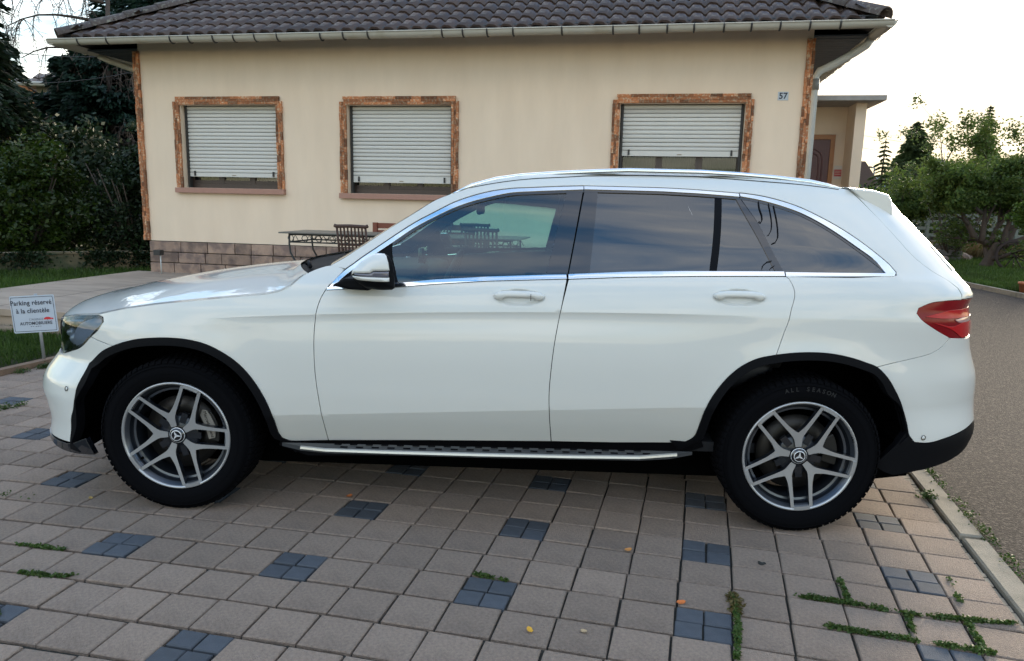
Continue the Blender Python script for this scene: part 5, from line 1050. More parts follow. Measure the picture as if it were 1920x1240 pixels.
def skin_mesh(name, poly, surf, nrm, m, off=0.0, step=.022, gap=.0024, flange=.014, extra=(), mirror=False, lift=None):
    poly = smooth_poly(dedupe(poly)); poly = densify(poly, step)
    if area(poly) < 0: poly = poly[::-1]
    if gap: poly = inset(poly, gap)
    V, Fc = cdt(poly, step, extra); V = np.array(V); P = surf(V[:, 0], V[:, 1]); Nn = nrm(V[:, 0], V[:, 1])
    if off: P = P+Nn*off
    # boundary edges
    ec = {}
    for f in Fc:
        for a, b in zip(f, f[1:]+f[:1]): ec[(a, b)] = ec.get((a, b), 0)+1
    bd = [e for e in ec if (e[1], e[0]) not in ec]
    vs = P.tolist(); ns = Nn.tolist(); fs = [list(f) for f in Fc]
    if flange:
        b1 = {}; 
        out2 = {}
        for a, b in bd:
            t = V[b]-V[a]; l = np.hypot(*t) or 1e-9
            o2 = np.array([t[1], -t[0]])/l
            for v in (a, b): out2[v] = out2.get(v, 0)+o2
        for v, o2 in out2.items():
            l = np.hypot(*o2) or 1e-9; o2 = o2/l; e = .002
            q = surf(np.array([V[v, 0]+o2[0]*e]), np.array([V[v, 1]+o2[1]*e]))[0]-surf(np.array([V[v, 0]]), np.array([V[v, 1]]))[0]
            ql = np.linalg.norm(q) or 1e-9; q = q/ql
            b1[v] = (len(vs), len(vs)+1, len(vs)+2)
            vs.append((P[v]+q*.0008-Nn[v]*.0008).tolist()); ns.append(((q+Nn[v])/np.linalg.norm(q+Nn[v])).tolist())
            vs.append((P[v]+q*.0008-Nn[v]*.0008).tolist()); ns.append(q.tolist())
            vs.append((P[v]+q*.0008-Nn[v]*flange).tolist()); ns.append(q.tolist())
        for a, b in bd:
            fs.append([b, a, b1[a][0], b1[b][0]]); fs.append([b1[b][1], b1[a][1], b1[a][2], b1[b][2]])
    vs = np.array(vs); ns = np.array(ns)
    if mirror: vs[:, 1] *= -1; ns[:, 1] *= -1; fs = [f[::-1] for f in fs]
    # face direction: outwards along the normals
    f0 = fs[0]; gn = np.cross(vs[f0[1]]-vs[f0[0]], vs[f0[2]]-vs[f0[0]])
    if gn @ ns[f0[0]] < 0: fs = [f[::-1] for f in fs]
    me = bpy.data.meshes.new(name); me.from_pydata(vs.tolist(), [], fs); me.polygons.foreach_set('use_smooth', [True]*len(fs)); me.update()
    if len(me.vertices) == len(ns): me.normals_split_custom_set_from_vertices(ns.tolist())
    if m: me.materials.append(m)
    return me
def sn(u, z): return signormal(u, z)
def panel(name, poly, m, parent=None, both=True, **k):
    o = link(name, skin_mesh(name, poly, sig, sn, m, **k), None, parent or car); o2 = None
    if both: o2 = link(name, skin_mesh(name, poly, sig, sn, m, mirror=True, **k), None, parent or car)
    return o, o2
def P3(u, z, off=0.0): return Vector((sig(u, z)+signormal(u, z)*off).tolist())
uz = UZ
UMIN, UMAX = XF0-LF*PI/2, XR0+LR*PI/2
hf = uz['hand_f']; hr = uz['hand_r']
HF = ((hf[0][0]+hf[1][0])/2, (hf[2][1]+hf[3][1])/2-.002); HR = ((hr[0][0]+hr[1][0])/2, (hr[2][1]+hr[3][1])/2-.002)
_sig0 = sig
def sig(u, z):            # the skin, with the two finger recesses behind the door handles pressed in
    p = _sig0(u, z); u = np.asarray(u, float); z = np.asarray(z, float)
    for hu, hz in (HF, HR):
        e = 1-((u-hu)/.118)**2-((z-hz+.004)/.037)**2; e = np.clip(e*1.6, 0, 1); d = .011*e*e*(3-2*e)
        p = p+np.stack([0*d, d, 0*d], -1)
    return p
def signormal(u, z):
    e = 1.5e-3; a = sig(u+e, z)-sig(u-e, z); b = sig(u, z+e)-sig(u, z-e); n = np.cross(a, b); return n/np.linalg.norm(n, axis=-1, keepdims=True)
exf = [(HF[0]-.13, HF[0]+.13, HF[1]-.05, HF[1]+.05, .008)]; exr = [(HR[0]-.13, HR[0]+.13, HR[1]-.05, HR[1]+.05, .008)]
ROWS = [(lambda u: .989+.030*u-.015*u*u, [.02, .0015, -.0015, -.010, -.020, -.032, -.046, -.062, -.08, -.10]), (lambda u: .535+.054*np.clip(u, -1.2, 1.2), [.02, .002, -.002, -.02])]
fender, fender2 = panel('fender', uz['fender'], M_paint)
fdoor, fdoor2 = panel('front_door', uz['fdoor'], M_paint, extra=exf)
rdoor, rdoor2 = panel('rear_door', uz['rdoor'], M_paint, extra=exr)
side, side2 = panel('body_side', uz['side'], M_paint, gap=.0016)
ROWS = []
# front bumper: from the wheel arch round to the middle
def ext(pts): return [tuple(p) for p in pts]
fb = ext(uz['fbumper_edge'])+[(UMIN, .315), (UMIN, .66)]+ext(uz['fbumper_lampline'])[::-1][:-1]
fb = ext(uz['fbumper_edge']); fb = fb+[(UMIN+.02, fb[-1][1]), (UMIN+.02, .665)]+ext(uz['fbumper_lampline'])[::-1][:-1]
panel('front_bumper', fb, M_paint, step=.03)
panel('front_lip', [(-1.765, .254), (-1.867, .251), (-1.965, .257), (-2.05, .272), (-2.14, .272), (UMIN+.02, .275), (UMIN+.02, .315), (-2.14, .305), (-2.056, .297), (-1.862, .2975), (-1.80, .33)], M_gloss, off=.004, gap=0, flange=.03)
panel('front_grille', [(UMIN+.02, .50), (UMIN+.42, .52), (UMIN+.50, .60), (UMIN+.42, .655), (UMIN+.02, .655)], M_gloss, off=.006, gap=0, step=.04)
panel('air_intake', [(UMIN+.02, .345), (UMIN+.62, .34), (UMIN+.66, .40), (UMIN+.55, .455), (UMIN+.02, .455)], M_dark, off=.005, gap=0, step=.04)
panel('nose_panel', [(UMIN+.02, .667), (-2.21, .69), (-2.228, .76), (-2.22, .85), (UMIN+.02, .85)], M_gloss, off=-.004, gap=.002, step=.04)
st = MB()
for a in (90, 210, 330):
    a = math.radians(a); st.prism([(0.008*math.cos(a+PI/2), .008*math.sin(a+PI/2)), (.075*math.cos(a), .075*math.sin(a)), (.008*math.cos(a-PI/2), .008*math.sin(a-PI/2))], -.004, .004)
st.lathe([(.074, -.005), (.084, -.005), (.084, .005), (.074, .005), (.074, -.005)], 32)
st.build('grille_star', M_chrome, car, M=Matrix.Translation((-2.30, 0, .70)) @ Matrix.Rotation(PI/2, 4, 'Z') @ Matrix.Scale(1, 4))
# rear bumper and lower rear cladding
rb_ = ext(uz['rbumper_edge']); bot = ext(uz['rbumper_bot'])
zt = rb_[-1][1]
panel('rear_bumper', rb_+[(UMAX-.02, zt), (UMAX-.02, bot[-1][1]+.01)]+bot[::-1][:-1], M_paint, step=.03)
panel('rear_lower_cladding', [(1.70, .33), (1.723, .309), (1.773, .287), (1.853, .304), (1.983, .325), (2.104, .352), (2.25, .385), (UMAX-.02, .385), (UMAX-.02, .497), (2.1787, .487), (2.0742, .471), (1.9462, .4496), (1.8574, .437), (1.8112, .4424), (1.7881, .4737), (1.785, .50), (1.755, .45)], M_trimk, off=.0, gap=0, flange=.04)
# tailgate and rear window, from the gap line round to the middle
tg = ext(uz['tailgap']); tl = ext(uz['taillamp'])
zl = max(p[1] for p in tl)
panel('tailgate', tg+[(2.066, 1.13), (2.064, 1.102), (2.048, 1.083), (2.40, 1.080), (2.42, 1.05), (2.42, zt+.003), (UMAX-.02, zt+.003), (UMAX-.02, 1.50), (tg[0][0]+.25, 1.51), (tg[0][0]+.02, 1.545)], M_paint, gap=.002, step=.03)
panel('rear_window', [(tg[2][0]+.25, 1.20), (UMAX-.02, 1.18), (UMAX-.02, 1.44), (tg[1][0]+.28, 1.44)], M_gloss, off=.004, gap=0, step=.04)
# tail lamp
tlp = [tuple(p) for p in [tl[i] for i in range(7)]]
tlx = [tl[0], tl[1], tl[2], tl[3], tl[4], tl[5], tl[6], tl[7], (2.40, tl[7][1]-.004), (2.42, zt+.008), (2.2, tl[0][1]+.0)]
tail, tail2 = panel('tail_lamp', tlx, M_red2, off=-.002, gap=.002, step=.025)
for o_, mir in ((tail, False), (tail2, True)):
    def tp(name, poly, m, off): link(name, skin_mesh(name, poly, sig, sn, m, off=off, step=.03, gap=0, flange=.003, mirror=mir), None, o_)
    tp('lamp_band', [(1.87, 1.012), (2.0, 1.035), (2.34, 1.035), (2.34, .998), (2.05, 1.0), (1.95, 1.003)], M_red, .0015)
    tp('lamp_band', [(1.90, .985), (2.02, .962), (2.09, .976), (2.34, .972), (2.34, .915), (2.10, .905), (2.01, .948)], M_red, .0015)
    tp('reverse_lens', [(2.03, .992), (2.09, .997), (2.33, .995), (2.33, .978), (2.09, .978), (2.05, .981)], M_lens, .003)
# roof spoiler
spm = MB(); prof = [(1.66, 1.572), (1.78, 1.560), (1.85, 1.540), (1.866, 1.514), (1.876, 1.442), (1.80, 1.456)]
ys = [-.60, -.585, -.3, 0, .3, .585, .60]; kk = len(prof); vs = []
for y in ys:
    e = abs(y) > .59; bow = .05*(1-(y/.6)**2)
    for i, p in enumerate(prof):
        cx_, cz_ = 1.80, 1.51; q = (cx_+(p[0]-cx_)*(.96 if e else 1), cz_+(p[1]-cz_)*(.94 if e else 1)); vs.append((q[0]+bow*(i > 0), y, q[1]+bow*.25))
fs = [(a*kk+i, a*kk+(i+1) % kk, (a+1)*kk+(i+1) % kk, (a+1)*kk+i) for a in range(len(ys)-1) for i in range(kk)]+[tuple(range(kk-1, -1, -1)), tuple((len(ys)-1)*kk+i for i in range(kk))]
spm.add(vs, fs); spm.build('roof_spoiler', M_paint, car, bevel=.006)
# dark inner shell behind all the gaps
inn = [('fender', .004), ('fdoor', .004), ('rdoor', .004)]
for key, g_ in inn:
    for mi in (False, True): link('inner_panel', skin_mesh('inner_panel', uz[key], sig, sn, M_dark, off=-.022, step=.08, gap=-g_, flange=0, mirror=mi), None, car)
for mi in (False, True):
    link('inner_panel', skin_mesh('inner_panel', uz['side'], sig, sn, M_int, off=-.020, step=.06, gap=-.006, flange=0, mirror=mi), None, car)
    link('inner_panel', skin_mesh('inner_panel', fb, sig, sn, M_dark, off=-.02, step=.08, gap=-.01, flange=0, mirror=mi), None, car)
    link('inner_panel', skin_mesh('inner_panel', rb_+[(UMAX-.02, zt), (UMAX-.02, bot[-1][1])]+bot[::-1][:-1], sig, sn, M_dark, off=-.02, step=.08, gap=-.01, flange=0, mirror=mi), None, car)
    link('inner_panel', skin_mesh('inner_panel', [(1.72, 1.1), (2.0, .9), (2.6, .75), (UMAX, .72), (UMAX, 1.16), (2.2, 1.16), (1.95, 1.16)], sig, sn, M_dark, off=-.03, step=.08, gap=0, flange=0, mirror=mi), None, car)
# bonnet: lofted from the fender line to the middle
edge = [tuple(p) for p in uz['lamp'][:3]]+[tuple(p) for p in uz['hoodgap'][1:]]
E3 = [np.array(sig(*p)) for p in edge]; xs_c = np.interp([e[0] for e in E3], [E3[0][0], -1.9, E3[-1][0]], [-2.315, -2.08, -1.02])
HC = ([-2.33, -2.30, -2.209, -2.037, -1.913, -1.67, -1.428, -1.189, -1.0], [.800, .855, .915, .958, .990, 1.040, 1.078, 1.106, 1.122])
def hood_pt(t, s):
    i = min(int(t), len(E3)-2); f = t-i; e = E3[i]*(1-f)+E3[i+1]*f; xc = xs_c[i]*(1-f)+xs_c[i+1]*f; a = abs(s)
    x = e[0]+(xc-e[0])*(1-a**2.2); ye = abs(e[1]); zc = float(_herm(HC[0], HC[1], np.array(xc))); zc = max(zc, e[2]+.01) if t > 3 else zc
    k = (1-a**2.3); z = e[2]+(zc-e[2])*k; w_ = min(1, max(0, (t-2)/3)); z += w_*(.004*math.exp(-((a-.60)/.13)**2)-.002*math.exp(-((a-.30)/.2)**2))
    return (x, s*ye, z)
T_, S_ = 66, 60; hv = []; 
for i in range(T_+1):
    for j in range(S_+1):
        s = -1+2*j/S_; s = s*(1-.0035) ; hv.append(hood_pt(i/T_*(len(E3)-1), s))
W1 = S_+1; hfs = [(i*W1+j, i*W1+j+1, (i+1)*W1+j+1, (i+1)*W1+j) for i in range(T_) for j in range(S_)]
hb = MB().add(hv, hfs, True)
# folded rim
rim = [i*W1 for i in range(T_+1)]; b0 = len(hb.v); hb.v += [(hv[i][0], hv[i][1], hv[i][2]-.015) for i in rim]; hb.f += [(rim[i+1], rim[i], b0+i, b0+i+1) for i in range(T_)]; hb.sm += [False]*T_
rim = [i*W1+S_ for i in range(T_+1)]; b0 = len(hb.v); hb.v += [(hv[i][0], hv[i][1], hv[i][2]-.015) for i in rim]; hb.f += [(rim[i], rim[i+1], b0+i+1, b0+i) for i in range(T_)]; hb.sm += [False]*T_
rim = [j for j in range(W1)]; b0 = len(hb.v); hb.v += [(hv[i][0]+.004, hv[i][1], hv[i][2]-.03) for i in rim]; hb.f += [(rim[i], rim[i+1], b0+i+1, b0+i) for i in range(S_)]; hb.sm += [False]*S_
hb.build('bonnet', M_paint, car)
MB().add([(v[0]+.01, v[1]*.985, v[2]-.03) for v in hv], hfs, True).build('inner_panel', M_dark, car)
# cowl between bonnet and windscreen
cw = MB(); vs = []
AP = [np.array(sig(*p)) for p in [tuple(p) for p in uz['apill']]+[tuple(p) for p in uz['ditch'][:1]]]
for j in range(31):
    s = -1+2*j/30; h = hood_pt(len(E3)-1, s); b = AP[0]; bx = b[0]-.10*(1-s*s); vs += [(h[0]+.002, h[1], h[2]-.012), (bx, s*abs(b[1]), b[2]-.005-.03*(1-s*s))]
cw.add(vs, [(2*j, 2*j+2, 2*j+3, 2*j+1) for j in range(30)], True); cw.build('cowl', M_trimk, car)
for s0 in (-.35, .45): MB().tube([(-.98, s0, 1.128), (-.90, s0-.2, 1.16), (-.80, s0-.5 if s0 < 0 else s0-.55, 1.165)], .010, 6).build('wiper', M_trimk, car)
# windscreen
def lace(name, edge3, bulge, m, zb=.0, inset_=0.0, n_=24, thick=None):
    vs = []; K = len(edge3)
    for i, e in enumerate(edge3):
        for j in range(n_+1):
            s = -1+2*j/n_; q = 1-s*s; vs.append((e[0]-bulge[i]*q, s*(abs(e[1])-inset_), e[2]+zb*q))
    fs = [(i*(n_+1)+j, i*(n_+1)+j+1, (i+1)*(n_+1)+j+1, (i+1)*(n_+1)+j) for i in range(K-1) for j in range(n_)]
    return MB().add(vs, fs, True).build(name, m, car)
lace('windscreen', AP, [.10-.005*i for i in range(len(AP))], M_ws, .0)
# roof
DT = [np.array(sig(*p)) for p in uz['ditch']]
vs = []; RN = 20
RX_ = [(-.215, 1.512)]+[(d[0], d[2]) for d in DT]
for d in DT:
    for j in range(RN+1):
        s = -1+2*j/RN; q = 1-s*s; front = max(0, (.1-d[0])/.3); vs.append((d[0]-.05*q*min(1, front)*.9, s*abs(d[1]), d[2]+.016*q*(1 if d[0] > 0 else .6)))
rf = MB().add(vs, [(i*(RN+1)+j, i*(RN+1)+j+1, (i+1)*(RN+1)+j+1, (i+1)*(RN+1)+j) for i in range(len(DT)-1) for j in range(RN)], True); rf.build('roof', M_paint, car)
vs2 = [(v[0], v[1]*.98, v[2]-.045) for v in vs]; MB().add(vs2, rf.f, True).build('headliner', M_int, car)
# roof rails
RL = [(-.215, 1.497), (-.10, 1.556), (.019, 1.589), (.141, 1.607), (.306, 1.621), (.497, 1.633), (.64, 1.640), (.985, 1.639), (1.158, 1.632), (1.327, 1.621), (1.499, 1.605), (1.585, 1.589), (1.665, 1.568)]
for sg in (-1, 1):
    vs = []; ends = len(RL)
    for i, (x, z) in enumerate(RL):
        yb = .53+.04*math.sin(PI*i/(ends-1)); w = .012 if 0 < i < ends-1 else .004; h = .024 if 0 < i < ends-1 else .006
        for (dy, dz) in ((w, -h), (w*1.1, -h*.3), (w*.5, 0), (-w*.5, 0), (-w*1.1, -h*.3), (-w, -h)): vs.append((x, sg*(yb+dy), z+dz))
    rl = MB().add(vs, [(i*6+j, i*6+(j+1) % 6, (i+1)*6+(j+1) % 6, (i+1)*6+j) for i in range(ends-1) for j in range(6)]+[tuple(range(5, -1, -1)), tuple((ends-1)*6+j for j in range(6))], True).build('roof_rail', M_chrome, car)
# glass, pillars, bright trim
panel('front_side_glass', uz['glass_f'], M_gf, off=-.006, gap=-.006, flange=0)
panel('rear_side_glass', uz['glass_r'], M_gr, off=-.006, gap=-.004, flange=0)
panel('rear_side_glass', uz['glass_r2'], M_gr, off=-.006, gap=-.004, flange=0)
panel('quarter_glass', uz['glass_q'], M_gr, off=-.003, gap=-.003, flange=0)
panel('mirror_corner', uz['corner_f'], M_trimk, off=-.002, gap=-.001, flange=.01)
for k_ in ('pill_b1', 'pill_b2'): panel('pillar_trim', uz[k_], M_gloss, off=-.002, gap=.0015, flange=.02)
panel('window_divider', uz['divider'], M_trimk, off=-.003, gap=0, flange=.01)
panel('window_divider', uz['strip_c'], M_gloss, off=-.001, gap=.001, flange=.02)
for k_ in ('seal_f', 'seal_r', 'seal_q'): panel('window_seal', uz[k_], M_gloss, off=-.001, gap=0, flange=.008)
panel('roof_seam', uz['seam'], M_trimk, off=.0008, gap=0, flange=0)
for k_ in 'abcde': panel('glass_dark_line', uz['mark_'+k_], M_trimk, both=False, off=.0012, gap=0, flange=0, step=.012)  # thin black curved strips on the near quarter glass
for k_ in ('chrome_f', 'chrome_r', 'chrome_q'): panel('bright_trim', uz[k_], M_chrome, off=.0035, gap=.0006, flange=.008, step=.02)
for k_ in ('belt_f', 'belt_r'): panel('belt_trim', uz[k_], M_chrome, off=.004, gap=.0008, flange=.010, step=.02)
# black wheel arch cladding and liners
for key, wx in (('farch', -WBH), ('rarch', WBH)):
    A0 = [tuple(p) for p in uz[key]]
    if key == 'farch': A0 = [(A0[0][0]-.0, .27)]+A0[0:]+[(-.86, .335)]
    else: A0 = [(.86, .405)]+A0[:-1]+[(1.80, .46)]
    inner = []
    for (u, z) in A0:
        dx, dz = u-wx, z-.364; r = math.hypot(dx, dz); k = max(.40, r-.034)/r if z > .30 else 1; k = min(k, .985)
        inner.append((wx+dx*k, .364+dz*k))
    inner[0] = (A0[0][0]+.05, A0[0][1]-(.01 if key == 'farch' else .05)); inner[-1] = (A0[-1][0]-.04, A0[-1][1]-.06)
    if key == 'rarch': inner[-1] = (1.755, .44)
    panel('arch_cladding', A0+inner[::-1], M_trimk, off=.007, gap=0, flange=.05, step=.02)
    for mi in (1, -1):
        vs = []; ii = densify(inner, .04)[:-1]
        ii = []
        for a, b in zip(inner[:-1], inner[1:]):
            for q in range(4): ii.append((a[0]+(b[0]-a[0])*q/4, a[1]+(b[1]-a[1])*q/4))
        ii.append(inner[-1])
        for (u, z) in ii:
            p = P3(u, z); vs += [(p.x, p.y*mi, p.z), (p.x+(wx-p.x)*-.02, -.52*mi, p.z+.01)]
        n_ = len(ii); lb = MB().add(vs, [(2*i, 2*i+2, 2*i+3, 2*i+1) for i in range(n_-1)], True)
        lb.add([(wx, -.52*mi, .3)]+[vs[2*i+1] for i in range(n_)], [(0, i+1, i+2) for i in range(n_-1)]); lb.build('wheel_arch_liner', M_dark, car)
# sill, floor pan
panel('sill', [(-.95, .352), (.93, .412), (.99, .42), (1.02, .36), (.9, .30), (-.85, .25), (-.98, .30)], M_trimk, off=-.016, gap=0, flange=.03, step=.05)
MB().slab([(-1.95, -.60), (-1.8, -.66), (1.8, -.66), (2.1, -.56), (2.1, .56), (1.8, .66), (1.0, .66), (.95, .9), (-.95, .9), (-1.0, .66), (-1.8, .66), (-1.95, .6)], .165, .38).build('shading_floor_pan', M_dark, car)  # underbody made lower and wider on the far side to block light beneath the car
MB().box((-1.98, -.48, .36), (-.95, .48, .85)).build('engine_bay', M_dark, car)
# side step
for sg in (-1, 1):
    f = lambda x: .362+.020*(x+.8)/1.7
    pts = [(-.93, -.925), (-.82, -.985), (-.70, -1.01), (0, -1.025), (.70, -1.015), (.84, -.985), (.95, -.925), (.8, -.925)]
    b = MB(); n_ = len(pts); vs = [(x, sg*-y*-1, f(x)-.030) for x, y in pts]+[(x, sg*-y*-1, f(x)+.0) for x, y in pts]
    vs = [(x, (-sg)*(-y)*-1*-1 if False else y*(1 if sg < 0 else -1), f(x)-.022) for x, y in pts]+[(x, y*(1 if sg < 0 else -1), f(x)-.006*(abs(y) < .95)) for x, y in pts]
    b.add(vs, [tuple(range(n_)), tuple(range(2*n_-1, n_-1, -1))]+[(i, (i+1) % n_, n_+(i+1) % n_, n_+i) for i in range(n_)])
    step = b.build('side_step', M_stepd, car)
    S = 1 if sg < 0 else -1
    ed = [(-.822, -.990), (-.70, -1.018), (-.4, -1.028), (0, -1.034), (.4, -1.032), (.70, -1.022), (.872, -.975)]
    vs = []
    for x, y in ed:
        for dy, dz in ((.003, .003), (-.006, .000), (-.008, -.009), (.003, -.012)): vs.append((x, (y+dy)*S, f(x)+dz))
    k = len(ed); MB().add(vs, [(i*4+j, i*4+(j+1) % 4, (i+1)*4+(j+1) % 4, (i+1)*4+j) for i in range(k-1) for j in range(4)]+[(0, 1, 2, 3), (k*4-1, k*4-2, k*4-3, k*4-4)]).build('step_edge', M_step, step)
    if sg < 0:
        stud = MB(); stud.box((-.016, -.005, 0), (.016, .005, .003)); sm = stud.mesh('step_stud'); sm.materials.append(M_rubber)
        for i in range(20):
            for j in range(2):
                x = -.66+i*.0715+(j*.036); o = link('step_stud', sm, None, step); o.location = (x, -.955-.035*j, f(x)+.0005)
# door handles
for door, (hu, hz), sgn in ((fdoor, HF, 1), (rdoor, HR, 1), (fdoor2, HF, -1), (rdoor2, HR, -1)):
    vs = []; NH = 26
    for i in range(NH+1):
        t = -1+2*i/NH; x = hu+t*.114; e = max(0, 1-t**4)**.5; c0 = P3(x, hz+.004, 0)
        lift = .024*e+.001; hu_ = .021*max(.15, e); foot = min(1, max(0, (abs(t)-.50)/.22)); foot = foot*foot*(3-2*foot); hl_ = (.009+.014*foot)*max(.15, e)
        for a in range(16):
            w = 2*PI*a/16; dz = math.sin(w)*(hu_ if math.sin(w) > 0 else hl_)+.004*(1-t*t); dy = math.cos(w)*.012*max(.3, e)
            vs.append((x, (c0.y-lift-dy)*sgn, hz+.004+dz))
    hm = MB().add(vs, [(i*16+a, i*16+(a+1) % 16, (i+1)*16+(a+1) % 16, (i+1)*16+a) for i in range(NH) for a in range(16)]+[tuple(range(15, -1, -1)), tuple(NH*16+a for a in range(16))], True)
    h = hm.build('door_handle', M_paint, door)
    c0 = P3(hu, hz, 0)
    if sgn == 1 and door is fdoor: MB().cbox((hu+.052, c0.y-.0425, hz+.003), (.0022, .004, .030)).build('handle_seam', M_dark, h)
# bright sensors
for key, (u, z) in zip(('f', 'r'), uz['sens']):
    c = P3(u, z, .0015); nn = Vector(signormal(u, z).tolist()); q = nn.to_track_quat('Y', 'Z').to_matrix().to_4x4()
    MB().lathe([(.0, .0005), (.0085, .0005), (.0088, -.004)], 20).build('parking_sensor', M_paint, car, M=Matrix.Translation(c) @ q)
    MB().lathe([(.0090, .0), (.0115, .0), (.0115, .0012), (.0090, .0012), (.0090, 0)], 20).build('sensor_ring', M_trimk, car, M=Matrix.Translation(c) @ q)
# headlamps
lampp = [tuple(p) for p in uz['lamp']]
for mi in (False, True):
    S = -1 if mi else 1
    hl = link('headlamp', skin_mesh('headlamp', lampp, sig, sn, M_hld, off=-.045, step=.03, gap=-.004, flange=0, mirror=mi), None, car)
    link('lamp_glass', skin_mesh('lamp_glass', lampp, sig, sn, M_hl, off=.0, step=.025, gap=.002, flange=0, mirror=mi), None, hl)
    fr = densify(dedupe(lampp), .02); inn_ = inset(fr if area(fr) > 0 else fr[::-1], .012); fr = fr if area(fr) > 0 else fr[::-1]
    vs = [];
    for a, b in zip(fr, inn_): vs += [P3(*a, -.001)[:], P3(*b, -.006)[:], P3(*a, -.05)[:]]
    vs = [(v[0], v[1]*S, v[2]) for v in vs]; n_ = len(fr)
    MB().add(vs, [(3*i, 3*((i+1) % n_), 3*((i+1) % n_)+1, 3*i+1) for i in range(n_)]+[(3*i, 3*((i+1) % n_), 3*((i+1) % n_)+2, 3*i+2) for i in range(n_)]).build('lamp_bezel', M_hld, hl)
    blade = [(u_+.045, z_) for u_, z_ in [(-1.935, .745), (-1.86, .815), (-1.815, .865), (-1.80, .900), (-1.86, .903), (-1.93, .88), (-1.985, .83), (-2.01, .77), (-1.98, .745)]]
    link('reflector_blade', skin_mesh('reflector_blade', blade, sig, sn, M_hls, off=-.018, step=.03, gap=0, flange=.012, mirror=mi), None, hl)
    link('light_guide', skin_mesh('light_guide', [(-2.19, .83), (-2.05, .868), (-1.90, .886), (-1.90, .878), (-2.05, .858), (-2.19, .815)], sig, sn, M_hls, off=-.012, step=.03, gap=0, flange=.006, mirror=mi), None, hl)
    for u, z, r in ((-2.01, .775, .026), (-2.06, .80, .020)):
        p = P3(u, z, -.03); MB().lathe([(0, -.012), (r*.6, -.008), (r, .004), (r*1.15, .004), (r*1.15, .02)], 22).build('projector_lens', M_hls, hl, M=Matrix.Translation((p.x, p.y*S, p.z)) @ Matrix.Rotation(-.7*S+(PI if mi else 0), 4, 'Z'))
# mirrors: outline pillowed outwards
def pillow(name, poly, y0, front, back, m, parent, S=1, off=0.0, ref=None):
    ref = ref or poly; poly = densify(dedupe(poly), .008); poly = poly if area(poly) > 0 else poly[::-1]
    V, Fc = cdt(poly, .010); V = np.array(V); Rr = np.array(densify(ref, .004)); d = np.min(np.hypot(V[:, None, 0]-Rr[None, :, 0], V[:, None, 1]-Rr[None, :, 1]), axis=1); dm = .062
    h = np.sqrt(np.clip(1-(1-np.clip(d/dm, 0, 1))**2, 0, 1)); n_ = len(V); inb = np.clip(d/.004, 0, 1)
    vs = [(V[i, 0], (y0-front*h[i]-off)*S, V[i, 1]) for i in range(n_)]+[(V[i, 0], (y0+back*h[i]+.001)*S, V[i, 1]) for i in range(n_)]
    fs = [tuple(f) for f in Fc]+[tuple(n_+i for i in f[::-1]) for f in Fc]; ec = set((a, b) for f in Fc for a, b in zip(f, f[1:]+f[:1]))
    fs += [(b, a, n_+a, n_+b) for a, b in ec if (b, a) not in ec]
    if S < 0: fs = [f[::-1] for f in fs]
    return MB().add(vs, fs, True).build(name, m, parent)
MO = [(-.561, 1.150), (-.559, 1.168), (-.548, 1.180), (-.530, 1.199), (-.506, 1.219), (-.484, 1.232), (-.455, 1.244), (-.420, 1.243), (-.402, 1.232), (-.390, 1.205), (-.383, 1.16), (-.381, 1.098), (-.392, 1.091), (-.46, 1.090), (-.50, 1.094), (-.53, 1.112), (-.552, 1.132)]
for S in (1, -1):
    mir = pillow('door_mirror', MO, -1.03, .045, .055, M_trimk, car, S)
    cap = [(-.563, 1.150), (-.559, 1.170), (-.548, 1.182), (-.530, 1.201), (-.506, 1.221), (-.484, 1.234), (-.455, 1.246), (-.424, 1.245), (-.412, 1.236), (-.402, 1.210), (-.397, 1.176), (-.46, 1.175), (-.475, 1.165), (-.55, 1.163)]
    pillow('mirror_cap', cap, -1.030, .045, .03, M_paint, mir, S, .005, MO)
    pillow('mirror_cap_lower', [(-.560, 1.150), (-.548, 1.149), (-.397, 1.146), (-.397, 1.129), (-.45, 1.130), (-.53, 1.134), (-.553, 1.140)], -1.030, .045, .03, M_paint, mir, S, .006, MO)
    pillow('indicator_lens', [(-.553, 1.161), (-.480, 1.162), (-.462, 1.171), (-.400, 1.172), (-.399, 1.149), (-.49, 1.149), (-.54, 1.153)], -1.030, .045, .03, mat('indicator_smoke', (.10, .10, .13), .15, coat=1.0), mir, S, .0035, MO)
    MB().prism([(-.66, 1.10), (-.60, 1.135), (-.54, 1.135), (-.46, 1.10), (-.50, 1.082), (-.58, 1.085)], -1.02, -.86).build('mirror_arm', M_trimk, mir, bevel=.012) if S > 0 else MB().prism([(-.66, 1.10), (-.60, 1.135), (-.54, 1.135), (-.46, 1.10), (-.50, 1.082), (-.58, 1.085)], .86, 1.02).build('mirror_arm', M_trimk, mir, bevel=.012)
